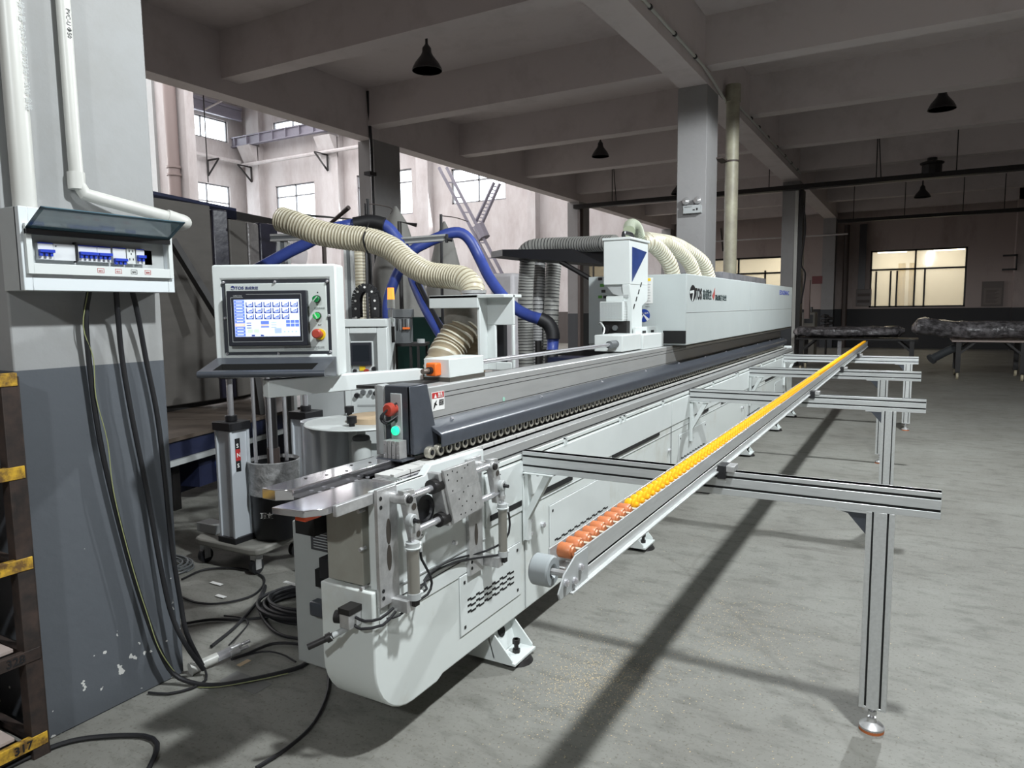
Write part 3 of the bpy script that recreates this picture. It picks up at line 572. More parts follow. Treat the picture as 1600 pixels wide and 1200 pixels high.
# motor box with orange counter on top of beam
MBX = [(-1.868, 2.507), (-1.747, 2.529)]
mb = MB(); mb.box(-1.885, -1.748, 2.52, 2.80, 1.255, 1.338, W); bx = mb.build('gauge_box', EB, .004)
mb = MB(); mb.box(-1.887, -1.745, 2.517, 2.803, 1.238, 1.256, mat('olive_base', (.07, .065, .055), .5)); mb.build('box_base', EB)
mb = MB(); mb.box(-1.845, -1.79, 2.478, 2.52, 1.265, 1.322, ORG); mb.build('counter', bx, .006, label='orange position counter')
mb = MB(); mb.cyl((-1.818, 2.478, 1.29), (-1.818, 2.46, 1.29), .016, 16, BLK); mb.cyl((-1.818, 2.46, 1.29), (-1.818, 2.42, 1.29), .011, 14, mat('dull_knob', (.16, .13, .11), .4, .4)); mb.build('counter_shaft', bx)
mb = MB(); mb.cyl((-1.81, 2.80, 1.30), (-1.81, 4.62, 1.30), .012, 16, CHR); mb.cyl((-1.81, 2.80, 1.30), (-1.81, 2.84, 1.30), .024, 16, MOTG); mb.cyl((-1.81, 4.5, 1.30), (-1.81, 4.62, 1.30), .026, 16, MOTG); mb.build('adjusting_rod', EB, label='chrome adjusting rod')
mb = MB(); mb.box(-1.97, -1.76, 4.62, 5.0, 1.245, 1.36, W); mb.build('rod_box', EB, .006)
mb = MB(); mb.cyl((-1.81, 5.0, 1.31), (-1.81, 6.1, 1.31), .014, 14, CHR); mb.cyl((-1.81, 6.0, 1.31), (-1.81, 6.1, 1.31), .03, 14, MOTG); mb.box(-1.95, -1.75, 5.02, 5.5, 1.238, 1.35, W); mb.box(-2.0, -1.76, 6.1, 6.4, 1.24, 1.37, W); mb.build('far_rod_box', EB, .006)
# feet
for k, y in enumerate((2.62, 4.30, 5.9, 7.55, 9.25, 10.5)):
    mb = MB(); mb.prism([(-1.72, .19), (-1.585, .19), (-1.455, .045), (-1.455, .03), (-1.72, .03)], 'y', y - .10, y - .092, W); mb.prism([(-1.72, .19), (-1.585, .19), (-1.455, .045), (-1.455, .03), (-1.72, .03)], 'y', y + .082, y + .09, W); mb.add([(-1.587, y - .1, .19), (-1.587, y + .09, .19), (-1.54, y + .09, .035), (-1.54, y - .1, .035), (-1.595, y - .1, .19), (-1.595, y + .09, .19), (-1.55, y + .09, .035), (-1.55, y - .1, .035)], [(0, 3, 2, 1), (4, 5, 6, 7), (0, 1, 5, 4), (3, 7, 6, 2), (0, 4, 7, 3), (1, 2, 6, 5)], W); mb.box(-1.72, -1.44, y - .1, y + .09, .022, .034, W); ft = mb.build('machine_foot', EB, .002)
    mb = MB(); mb.cyl((-1.59, y - .005, .112), (-1.5595, y - .005, .120), .026, 16, DARK); mb.build('foot_hole', ft)
    mb = MB(); mb.cyl((-1.49, y, .02), (-1.49, y, .095), .010, 12, BLKM); mb.cyl((-1.49, y, .034), (-1.49, y, .05), .018, 6, BLKM); mb.cyl((-1.49, y, .075), (-1.49, y, .095), .018, 6, BLKM); mb.build('foot_bolt', ft)
    mb = MB(); mb.cyl((-1.49, y, 0), (-1.49, y, .02), .075, 24, BLKM, r2=.062); mb.build('foot_pad', ft)
# hood
HX = -1.6
HP = mat('hood_paint', (.50, .545, .54), .42, noise=.04, nscale=3); mb = MB(); mb.box(-2.44, HX, 5.6, 11.0, 1.245, 1.81, HP); mb.box(-2.44, -1.875, 5.62, 10.98, .5, 1.25, HP); hd = mb.build('hood', EB, .006, label='long white hood cover')
mb = MB(); mb.box(HX, HX + .002, 5.6, 11, 1.503, 1.507, GW); mb.box(HX, HX + .002, 8.05, 8.055, 1.25, 1.81, GW); each(mb, 'hood_seam', hd)
mb = MB(); mb.box(-1.80, HX - .01, 5.65, 11.0, 1.22, 1.245, MAT['olive_base']); mb.build('hood_lower_lip', hd)
mb = MB()
def hood_text(mb, s, px0, px1, zc, h, m, bold=0):
    pass
mb.text('TOS', (HX + .001, 5.847, 1.612), (0, 1, 0), (0, 0, 1), .125, BLK, bold=.005, fit=0.209)
mb.text('高成数控', (HX + .001, 6.087, 1.617), (0, 1, 0), (0, 0, 1), .092, mat('dark_green_letters', (.03, .05, .05), .5), bold=.002, fit=0.290)
mb.text('国家高新技术企业', (HX + .001, 6.514, 1.607), (0, 1, 0), (0, 0, 1), .056, MAT['dark_green_letters'], bold=.002, fit=0.432)
mb.build('lettering', hd, label='black brand lettering on the hood side')
mb = MB(); yc = 5.777; n_ = 24
mb.add([(HX + .002, yc + .085 * math.cos(i * 2 * math.pi / n_), 1.660 + .066 * math.sin(i * 2 * math.pi / n_)) for i in range(n_)], [tuple(range(n_))], BLK)
mb.add([(HX + .003, yc - .09, 1.675), (HX + .003, yc + .03, 1.685), (HX + .003, yc + .035, 1.665), (HX + .003, yc - .0, 1.595), (HX + .003, yc - .03, 1.595), (HX + .003, yc + .0, 1.66), (HX + .003, yc - .09, 1.655)], [tuple(range(7))], W)
mb.build('round_emblem', hd, label='black round emblem with a slanted T')
mb = MB(); yc = 6.445
mb.add([(HX + .002, yc + .01, 1.605), (HX + .002, yc + .055, 1.65), (HX + .002, yc + .05, 1.72), (HX + .002, yc + .0, 1.675), (HX + .002, yc - .045, 1.645)], [(0, 1, 2, 3, 4)], mat('flame_red', (.42, .10, .09), .5)); mb.build('flame_emblem', hd, label='red flame emblem')
mb = MB(); mb.text('EDGEMAC', (HX + .001, 9.919, 1.695), (0, 1, 0), (0, 0, 1), .08, mat('pale_blue_letters', (.10, .13, .42), .5), bold=.003, fit=0.796); mb.build('model_lettering', hd, label='blue lettering at the far end of the hood')
# near end of the hood: stickers
mb = MB()
def quad(mb, a, b, y, m): mb.box(a[0], b[0], y - .002, y, b[2], a[2], m)
e0 = (-1.947,5.6,1.788); e1 = (-1.875,5.6,1.581); mb.box(e0[0], e1[0], 5.597, 5.6, e1[2], e0[2], MAT['label_white']); q0 = (-1.941,5.6,1.783); q1 = (-1.893,5.6,1.761); mb.box(q0[0], q1[0], 5.594, 5.597, q1[2], q0[2], YEL)
for k in range(9): mb.box(q0[0] + .005, q1[0] - .003 * (k % 3), 5.595, 5.597, q1[2] - .03 - k * .022, q1[2] - .026 - k * .022, GW)
mb.build('instruction_label', hd, label='white and yellow instruction sticker')
mb = MB(); c = Vector((-1.95,5.6,1.483)); mb.lathe((c.x, 5.597, c.z), [(.052, .003), (.052, -.001), (0, -.001)], 28, mat('label_blue', (.02, .06, .35), .5), ax='y'); mb.add([(c.x - .05, 5.594, c.z - .035), (c.x - .025, 5.594, c.z - .05), (c.x, 5.594, c.z + .0), (c.x + .03, 5.594, c.z - .045), (c.x + .05, 5.594, c.z - .03), (c.x, 5.594, c.z + .012)], [(0, 1, 2, 5), (2, 3, 4, 5)], MAT['label_white']); mb.text('安全 操作', (c.x - .035, 5.5935, c.z + .012), (1, 0, 0), (0, 0, 1), .018, MAT['label_white']); mb.build('round_sticker', hd, label='round blue safety sticker')
mb = MB()
for k, (x, y, s, m_) in enumerate(((941, 437, 3, 'label_black'), (942, 446, 3, 'label_green'), (945, 455, 3, 'label_black'), (947, 464, 6, 'label_black'))):
    if m_ not in MAT: mat(m_, (.03, .03, .03) if 'black' in m_ else (.1, .3, .05), .5)
P_ = [(-2.332,5.6,1.79), (-2.315,5.6,1.736), (-2.303,5.6,1.688), (-2.332,5.6,1.641), (-2.286,5.6,1.64)]
for k, q in enumerate(P_): mb.box(q[0] - .018, q[0] + .018, 5.596, 5.6, q[2] - .012, q[2] + .012, MAT['label_green'] if k in (1, 3) else MAT['label_black'])
each(mb, 'small_sticker', hd)
mb = MB(); q = (-1.713,5.6,1.344); mb.box(q[0] - .07, -1.6, 5.585, 5.6, 1.26, 1.36, DARK); mb.build('hood_inlet', hd)
# hood top: translucent covers and duct stubs
mb = MB(); mb.box(-2.35, -1.9, 8.0, 10.6, 1.81, 1.93, mat('zinc_sheet', (.33, .33, .36), .35, .5, nscale=5, col2=(.24, .24, .27), contrast=(.45, .55))); mb.build('top_duct', EB, .004, label='spangled zinc duct on top of the hood')
mb = MB(); mb.box(-2.40, -2.25, 6.0, 6.2, 1.81, 2.0, MOTG); mb.build('duct_stub', EB)
for k, (nm, pts) in enumerate((('a', [(-2.084,5.939,2.091),(-2.039,6.024,2.1),(-2.006,6.208,2.034),(-1.969,6.334,1.937),(-1.964,6.438,1.815)]), ('b', [(-2.126,6.093,2.127),(-2.069,6.533,2.139),(-2.011,6.789,2.07),(-1.964,6.977,1.968),(-1.942,7.089,1.835)]), ('c', [(-2.168,6.247,2.158),(-2.201,7.159,2.192),(-2.11,7.491,2.119),(-2.017,7.704,2.006),(-1.989,7.818,1.859)]))):
    mb = MB(); mb.tube(pts, .066, 14, BEIW, rib=.034, ribm=BEIR, ribh=.07); mb.build('hood_hose', EB, label=('nearest', 'middle', 'farthest')[k] + ' pale ribbed hose arching onto the hood')
mb = MB(); mb.tube([(-2.009,5.409,2.144),(-2.061,5.561,2.206),(-2.092,5.721,2.233),(-2.098,5.831,2.217),(-2.105,5.933,2.141)], .045, 12, mat('pale_green_hose', (.36, .40, .28), .5), rib=.02, ribm=GW, ribh=.08); mb.build('small_loop_hose', EB)
# trimming head with blue window
hx0, hx1 = -2.077, -1.870
mb = MB()
zt = 2.048; zb = 1.721
mb.box(hx0, hx1, 5.05, 5.46, zb, zt, W)
mb.prism([(5.05, zb), (5.46, zb), (5.46, 1.60), (5.33, 1.56), (5.33, 1.35), (5.10, 1.35), (5.10, 1.56), (5.05, zb - .02)], 'x', hx1 - .06, hx1, W)
mb.box(hx0 - .01, hx1 + .01, 5.04, 5.48, zt, zt + .02, W)
th = mb.build('trimming_head', EB, .004, label='white trimming unit housing')
mb = MB(); mb.prism([(5.10, zt - .05), (5.42, zt - .07), (5.10, zb + .02)], 'x', hx1, hx1 + .003, BLUM); mb.build('side_window', th, label='blue triangular side window')
mb = MB()
for k in range(4): y = 5.30 - k * .05; z = zb + .02 - k * .055; mb.prism([(y, z), (y + .016, z), (y - .006, z - .036), (y - .022, z - .036)], 'x', hx1, hx1 + .003, DARK)
each(mb, 'side_slot', th)
mb = MB(); mb.tube([((hx0 + hx1) / 2 + .02, 5.15, zt + .02), ((hx0 + hx1) / 2 + .02, 5.15, zt + .06), ((hx0 + hx1) / 2 + .02, 5.32, zt + .06), ((hx0 + hx1) / 2 + .02, 5.32, zt + .02)], .016, 8, BLK); mb.build('lifting_handle', th)
mb = MB(); mb.prism([(hx0 + .01, zb), (hx1, zb), (hx1 - .02, zb - .1), (hx0 + .07, zb - .07)], 'y', 5.07, 5.3, GW); mb.build('collector_chute', th)
gx0, gx1, gz0, gz1 = -2.087, -1.904, 1.449, 1.596
mb = MB(); mb.box(gx0, gx1, 5.0, 5.25, gz0, gz1, W); mb.box(gx0 + .03, gx1 - .02, 5.05, 5.2, gz1, gz1 + .04, W); mg = mb.build('motor_guard', EB, .004, label='white perforated motor guard')
mb = MB()
for i in range(14):
    for k in range(12): x = gx0 + .012 + i * (gx1 - gx0 - .024) / 13; z = gz0 + .012 + k * (gz1 - gz0 - .024) / 11; mb.box(x - .0028, x + .0028, 4.998, 5.0, z - .0028, z + .0028, DARK)
for k in range(12): mb.box(gx1, gx1 + .001, 5.03, 5.2, gz0 + .01 + k * .012, gz0 + .014 + k * .012, GW)
mb.build('perforation', mg)
mb = MB(); mb.box(gx0 + .01, gx1 + .02, 5.03, 5.3, 1.25, gz0, BLKM); mb.cyl((gx0 + .05, 5.02, gz0 - .06), (gx0 + .05, 5.0, gz0 - .06), .03, 14, BLK); mb.cyl((gx0 + .12, 5.02, gz0 - .05), (gx0 + .12, 5.0, gz0 - .05), .02, 12, MOTG); mb.build('motor_body', EB)
mb = MB(); mb.tube([(gx0 + .0, 4.99, gz0 - .02), (gx0 + .05, 4.9, gz0 - .01), (gx0 + .1, 4.85, gz0 - .05), (gx0 + .11, 4.8, 1.36)], .006, 8, W); mb.build('white_air_tube', EB)
mb = MB(); mb.prism([(5.1, 1.25), (5.75, 1.25), (5.75, 1.37), (5.6, 1.40), (5.1, 1.40)], 'x', -1.86, -1.84, W); mb.box(-1.838, -1.836, 5.25, 5.33, 1.30, 1.37, DARK); mb.box(-1.838, -1.836, 5.45, 5.52, 1.30, 1.37, DARK); mb.build('slide_plate', EB, .003)
# extraction frame (white arch with a slotted leg)
fx0 = -2.167; fx1 = 0; ft_ = 1.632
mb = MB(); L0, L1 = -2.176, -1.984; A0 = -2.495
mb = MB(); zt = ft_; s0, s1 = -2.104, -1.998; sa, sb = 1.247, 1.459
mb.box(L0, L1, 3.5, 3.52, sb, zt, W); mb.box(L0, s0, 3.5, 3.52, 1.2, sb, W); mb.box(s1, L1, 3.5, 3.52, 1.2, sb, W); mb.box(s0, s1, 3.5, 3.52, 1.2, sa, W)
mb.box(L0, L0 + .02, 3.42, 3.5, 1.2, zt, W); mb.box(A0, L1, 3.4, 3.6, zt - .02, zt, W); mb.box(A0, L0 + .02, 3.4, 3.42, zt - .075, zt, W); mb.build('extraction_frame', EB, .004, label='white arched frame with a slotted leg')
mb = MB(); mb.box(s0 - .04, s0 + .02, 3.56, 3.6, 1.2, sb + .02, BLK); mb.build('frame_inner_post', EB)
# ---- swinging control console ----
RV = Vector((.8691, .4947, 0)); NV = Vector((.4947, -.8691, 0)); ZV = Vector((0, 0, 1)); S = 2.80 / 1110.63
CO = Vector((-2.203,1.984,1.55))
def cm(px, py, d=0): return CO + RV * (px - 430) * S + ZV * (487 - py) * S + NV * d
KM = Matrix(((RV.x, NV.x, 0, CO.x), (RV.y, NV.y, 0, CO.y), (0, 0, 1, CO.z), (0, 0, 0, 1)))   # local (right, toward viewer, up)
def X(px): return (px - 430) * S
def Z(py): return (487 - py) * S
mb = MB(KM); D = -.13
mb.prism([(0, Z(590)), (0, Z(414)), (D, Z(414)), (D, Z(590))], 'x', X(336), X(527), W)
# front recess: build the front face as a ring in front
O_ = [(X(336), Z(590)), (X(527), Z(590)), (X(527), Z(414)), (X(336), Z(414))]; I_ = [(X(349), Z(554)), (X(517), Z(554)), (X(517), Z(437)), (X(349), Z(437))]
vs = [(p[0], y, p[1]) for y in (-.001, .012) for q in (O_, I_) for p in q]; fs = []
for i in range(4): j = (i + 1) % 4; fs += [(8 + i, 8 + j, 12 + j, 12 + i), (i, j, 8 + j, 8 + i), (4 + j, 4 + i, 12 + i, 12 + j)]
mb.add(vs, fs, W)
con = mb.build('control_console', EB, .009, label='white control console with a lit touch screen', seg=3)
mb = MB(KM); mb.box(X(349), X(517), 0, .003, Z(554), Z(437), SLATE); mb.build('console_gasket', con)
mb = MB(KM); mb.box(X(355), X(512), .002, .008, Z(549.5), Z(443), mat('console_plate', (.60, .64, .62), .4)); mb.build('console_plate', con, .004)
mb = MB(KM)
for x, y in ((353, 441), (433, 441), (514, 441), (353, 496), (515, 494), (353, 552), (434, 552), (515, 550)): mb.lathe((X(x), .003, Z(y)), [(.0055, 0), (.0055, .009), (.003, .012), (0, .012)], 12, CHR, ax='y')
each(mb, 'plate_screw', con)
mb = MB(KM); mb.box(X(360.5), X(483.5), .006, .036, Z(539.5), Z(454.5), mat('bezel_black', (.018, .02, .028), .35)); mb.build('screen_bezel', con, .003, label='black screen bezel')
mb = MB(KM)
for a, b, c, d in ((367, 475.5, 532.6, 533.2), (475.2, 475.8, 460, 533), (391, 475.8, 459.7, 460.3), (367, 367.6, 465, 533), (367, 386, 464.4, 465)): mb.box(X(a), X(b), .036, .0364, Z(d), Z(c), GW)
mb.build('bezel_line', con)
mb = MB(); mb.text('WECON', cm(371, 463.6, .0366), RV, ZV, 3.6 * S, GW, ext=.0002); mb.build('bezel_lettering', con)
SC = {}
def em(n_, c, s=.9):
    if n_ not in SC: SC[n_] = mat('screen_' + n_, c, .3, emit=c, estr=s * .78)
    return SC[n_]
mb = MB(KM); F = .0362
def r_(x0, x1, y0, y1, c, s=.9, k=0): mb.box(X(x0), X(x1), F + k, F + k + .0002, Z(y1), Z(y0), em(c[0], c[1], s))
PALE = ('pale', (.62, .70, 1.0)); BL = ('blue', (.12, .20, .62)); OR = ('orange', (.95, .55, .38)); WHT = ('white', (.85, .90, 1.0)); NAV = ('navy', (.04, .07, .28)); LBL = ('lightblue', (.38, .48, .9)); GY = ('green', (.55, .75, .55))
r_(371.5, 472, 468, 525, PALE, 1.05)
r_(371.5, 388, 468, 525, LBL, .9, .0003)
for k in range(11): r_(372.5, 387.5, 469.5 + k * 5.05, 473.3 + k * 5.05, OR if k == 7 else BL, .9, .0006); r_(375, 385, 470.8 + k * 5.05, 471.8 + k * 5.05, WHT, 1, .0009)
for j in range(3):
    for i in range(6 if j < 2 else 5):
        x = 390 + i * 13.7; y = 472 + j * 9.3; r_(x, x + 11.6, y, y + 7.8, NAV, .7, .0003); r_(x + 1.6, x + 10, y - .2, y + 5.4, WHT, 1.1, .0006)
        mb.add([(X(x + 2), F + .0011, Z(y + 4.6)), (X(x + 9.5), F + .0011, Z(y + 4.6)), (X(x + 9.5), F + .0011, Z(y + 1.5))], [(0, 1, 2)], em('blue', BL[1])); r_(x + 3, x + 9, y + 6.1, y + 7, LBL, 1, .0006)
for k in range(3): r_(390, 397, 503.5 + k * 3.7, 504.6 + k * 3.7, NAV, .5, .0003); r_(428, 436, 503 + k * 3.7, 504 + k * 3.7, LBL, .8, .0003)
r_(412, 424.5, 501, 506, BL, .9, .0003); r_(412, 424.5, 506.5, 508.3, OR, .9, .0003); r_(412, 424.5, 508.8, 511, BL, .9, .0003)
for j in range(2):
    for i in range(3): r_(451 + i * 7, 457 + i * 7, 500 + j * 5.5, 504.5 + j * 5.5, BL, .9, .0003)
r_(391, 399, 513.5, 519, GY, .9, .0003); r_(401, 409, 513.5, 519, GY, .9, .0003); r_(433, 443.5, 512, 520, LBL, .9, .0003); r_(397, 402, 522, 524.5, NAV, .6, .0003); r_(411, 416, 522, 524.5, NAV, .6, .0003)
for k in range(4): r_(447 + k * 6, 449.5 + k * 6, 517, 518.4, LBL, .7, .0003)
r_(414, 432, 515, 523, WHT, 1.25, .0003)
mb.build('touch_screen', con, label='lit blue and white touch screen')
mb = MB(); mb.text('TOS', cm(370.5, 452, .0086), RV, ZV, 6.6 * S, mat('brand_navy', (.01, .02, .16), .5), bold=.0003, squash=1.1); mb.text('高成数控', cm(386, 452, .0086), RV, ZV, 5.4 * S, MAT['brand_navy'], squash=.95); mb.text('佛山市高成数控木工机械制造有限公司', cm(443, 544.5, .0086), RV, ZV, 3.9 * S, GW, squash=.95); mb.text('FOSHAN WOODWORKING MACHINERY CO.,LTD', cm(443, 547.5, .0086), RV, ZV, 2.2 * S, GW, squash=1.05); mb.text('触摸屏电源', cm(492, 483.5, .0086), RV, ZV, 3.4 * S, GW); mb.text('急停', cm(497, 509, .0086), RV, ZV, 3 * S, GW)
n_ = 20; q = [cm(367 + 3.2 * math.cos(i * 2 * math.pi / n_), 449.6 - 3.2 * math.sin(i * 2 * math.pi / n_), .0088) for i in range(n_)]; mb.add(q, [tuple(range(n_))], MAT['brand_navy']); mb.add([cm(363.6, 449.5, .0092), cm(368.6, 449.5, .0092), cm(367.6, 453.2, .0092), cm(366.5, 453.2, .0092), cm(366.9, 450.8, .0092), cm(363.6, 450.8, .0092)], [(0, 1, 2, 3, 4, 5)], MAT['console_plate'])
mb.build('console_lettering', con, label='navy lettering with round T emblem')
for nm, x, y, m_, lb in (('selector_switch', 498, 468, GRN, 'dark green selector'), ('selector_switch', 497.5, 494, GDIM, 'lit green selector')):
    mb = MB(KM); mb.cyl((X(x), .008, Z(y)), (X(x), .022, Z(y)), .0145, 20, mat('ring_black', (.02, .025, .02), .3) if 'ring_black' not in MAT else MAT['ring_black']); mb.cyl((X(x), .022, Z(y)), (X(x), .040, Z(y)), .0125, 20, m_); mb.M = KM @ Matrix.Translation((X(x), 0, Z(y))) @ Matrix.Rotation(.7 if y < 480 else -.5, 4, 'Y'); mb.box(-.002, .002, .04, .047, -.012, .012, mat('switch_bar', (.45, .6, .5), .3) if 'switch_bar' not in MAT else MAT['switch_bar']); mb.build(nm, con, label=lb)
mb = MB(KM); mb.lathe((X(500), .008, Z(523)), [(.0215, 0), (.0215, .003), (0, .003)], 24, YEL, ax='y'); mb.cyl((X(500), .01, Z(523)), (X(499), .03, Z(522.5)), .013, 16, RED); mb.lathe((X(498), .03, Z(521.5)), [(.013, 0), (.0185, .003), (.0185, .016), (.014, .021), (0, .021)], 24, RED, ax='y'); mb.build('emergency_stop', con, label='red stop button on yellow disc')
mb = MB(KM); mb.box(X(497.5), X(499.5), .008, .0085, Z(459), Z(457), BLK); mb.build('key_mark', con)
# keyboard tray
mb = MB(KM)
za, zb_ = Z(558), Z(573); xa, xb = X(337), X(524); y2 = .19
mb.add([(xa, .012, za), (xb, .012, za), (xb, y2, zb_), (xa, y2, zb_), (xa + .05, .09, (za + zb_) / 2 + .0), (xb - .05, .09, (za + zb_) / 2 + .0), (xb - .05, y2 - .012, zb_ + .002), (xa + .05, y2 - .012, zb_ + .002)], [(0, 1, 5, 4), (1, 2, 6, 5), (2, 3, 7, 6), (3, 0, 4, 7)], SLATE)
mb.add([(xa + .05, .09, (za + zb_) / 2), (xb - .05, .09, (za + zb_) / 2), (xb - .05, y2 - .012, zb_), (xa + .05, y2 - .012, zb_), (xa + .05, .09, zb_ - .012), (xb - .05, .09, zb_ - .012), (xb - .05, y2 - .012, zb_ - .014), (xa + .05, y2 - .012, zb_ - .014)], [(0, 1, 5, 4), (4, 5, 6, 7), (0, 4, 7, 3), (1, 2, 6, 5), (2, 3, 7, 6)], DARK)
mb.cyl((xa, y2, zb_ - .012), (xb, y2, zb_ - .012), .0125, 16, SLATE); mb.add([(xa, .012, za), (xa, y2, zb_), (xa, y2, zb_ - .02), (xa, .012, Z(589)), (xb, .012, za), (xb, y2, zb_), (xb, y2, zb_ - .02), (xb, .012, Z(589))], [(0, 1, 2, 3), (4, 7, 6, 5), (3, 2, 6, 7)], SLATE)
mb.build('keyboard_tray', con, label='slate blue sloping keyboard tray')
# console arm
aL, aR = Vector((-2.12,1.858,1.26)), Vector((-1.877,2.506,1.26)); dr = (aR - aL).normalized(); sd = Vector((dr.y, -dr.x, 0)).normalized()
hL, hR = 29 * 2.27 / 1110 / 2 + .002, 23 * 3.0 / 1110 / 2
mb = MB(); hh = .034
vs = [p + sd * s_ + ZV * z_ for p in (aL, aR) for s_ in (.0, -.055) for z_ in (-hh, hh)]
mb.add(vs, [(0, 1, 3, 2), (4, 6, 7, 5), (0, 4, 5, 1), (2, 3, 7, 6), (0, 2, 6, 4), (1, 5, 7, 3)], W); mb.build('console_arm', EB, .004, label='white swing arm carrying the console')
mb = MB(); mb.cyl(aR + ZV * -.06 - sd * .03, aR - ZV * .03 - sd * .03, .035, 16, BLKM); mb.box(-2.0, -1.80, 2.2, 2.62, 1.236, 1.247, BLKM); mb.tube([aR + Vector((-.1, -.12, -.05)), aR + Vector((-.04, -.03, -.055)), aR + Vector((.06, .0, -.06))], .01, 8, RUB); mb.build('arm_pivot', EB)
# ---- infeed lifting unit on the side (rods, carriage, air cylinders) ----
def bracket(y, z0, z1, nm):
    mb = MB(); mb.box(FX + .004, FX + .02, y - .05, y + .05, z0, z1, STL); b = mb.build(nm, EB, .002)
    mb = MB()
    for z in (z1 - .03, z1 - .06, z0 + .03, z0 + .055): mb.cyl((FX + .02, y - .035, z), (FX + .0215, y - .035, z), .007, 10, DARK)
    for z in (z1 - .15, z0 + .16): mb.prism([(y - .0 + .012 * math.cos(t), z + .045 * math.sin(t)) for t in [i * math.pi / 8 for i in range(16)]], 'x', FX + .02, FX + .0212, mat('hole_brown', (.05, .042, .035), .5) if 'hole_brown' not in MAT else MAT['hole_brown'])
    each(mb, 'bracket_hole', b)
bracket(1.80, .565, .965, 'slide_bracket'); bracket(2.34, .49, .965, 'slide_bracket')
for y, dz in ((1.87, 0), (2.42, 0)):
    zc = .87; x0 = FX + .05
    mb = MB(); mb.prism([(y - .055, zc + .085), (y + .005, zc + .08), (y + .045, zc - .10), (y - .005, zc - .105)], 'x', x0, x0 + .025, STL); mb.cyl((FX, y - .04, zc + .055), (x0 + .045, y - .04, zc + .055), .013, 14, BLKM); mb.cyl((FX, y - .04, zc + .055), (x0 + .035, y - .04, zc + .055), .02, 14, STL); sw = mb.build('swing_plate', EB, .002)
    mb = MB(); mb.cyl((x0 + .026, y + .0, zc + .02), (x0 + .027, y, zc + .02), .012, 12, MAT['hole_brown']); mb.cyl((x0 + .026, y + .02, zc - .08), (x0 + .027, y + .02, zc - .08), .011, 12, MAT['hole_brown'])
    for k in range(4): mb.cyl((x0 + .026, y + .012 + k * .009, zc + .06 - k * .05), (x0 + .027, y + .012 + k * .009, zc + .06 - k * .05), .003, 8, DARK)
    each(mb, 'plate_hole', sw)
RX = FX + .065
for a, z in ((0, .925), (.035, .80)):
    mb = MB(); mb.cyl((RX, 1.86 + a, z), (RX, 2.42 + a, z + .004), .0125, 18, CHR); mb.build('guide_rod', EB, label='chrome guide rod')
mb = MB(); mb.add([(RX + .02, 2.015, .985), (RX + .02, 2.22, .985), (RX + .02, 2.285, .79), (RX + .02, 2.075, .775), (RX + .032, 2.015, .985), (RX + .032, 2.22, .985), (RX + .032, 2.285, .79), (RX + .032, 2.075, .775)], [(0, 1, 2, 3), (4, 7, 6, 5), (0, 4, 5, 1), (1, 5, 6, 2), (2, 6, 7, 3), (3, 7, 4, 0)], STL)
mb.add([(RX - .03, 2.0, .975), (RX + .02, 2.0, .975), (RX + .02, 2.06, .77), (RX - .03, 2.06, .77), (RX - .03, 2.025, .975), (RX + .02, 2.025, .975), (RX + .02, 2.085, .77), (RX - .03, 2.085, .77)], [(0, 1, 2, 3), (4, 7, 6, 5), (0, 4, 5, 1), (1, 5, 6, 2), (2, 6, 7, 3), (3, 7, 4, 0)], STL)
cg = mb.build('carriage_plate', EB, .002, label='milled aluminium carriage plate')
mb = MB()
for y, z in ((2.04, .965), (2.07, .972), (2.10, .962), (2.15, .968), (2.17, .975), (2.10, .93), (2.13, .935), (2.07, .90), (2.14, .88), (2.17, .895), (2.11, .86), (2.13, .83), (2.16, .84), (2.20, .85), (2.12, .80), (2.15, .798), (2.22, .82), (2.19, .80), (2.045, .945)): mb.cyl((RX + .032, y, z), (RX + .0325, y, z), .0035, 8, DARK)
mb.add([(RX + .0322, 2.04, .885), (RX + .0322, 2.25, .895), (RX + .0325, 2.25, .8965), (RX + .0325, 2.04, .8865)], [(0, 1, 2, 3)], GW); mb.build('carriage_holes', cg)
for z, y in ((.93, 2.0), (.80, 2.04)): mb = MB(); mb.cyl((RX, y - .02, z), (RX, y + .05, z), .026, 16, BLKM); mb.build('linear_bearing', EB)
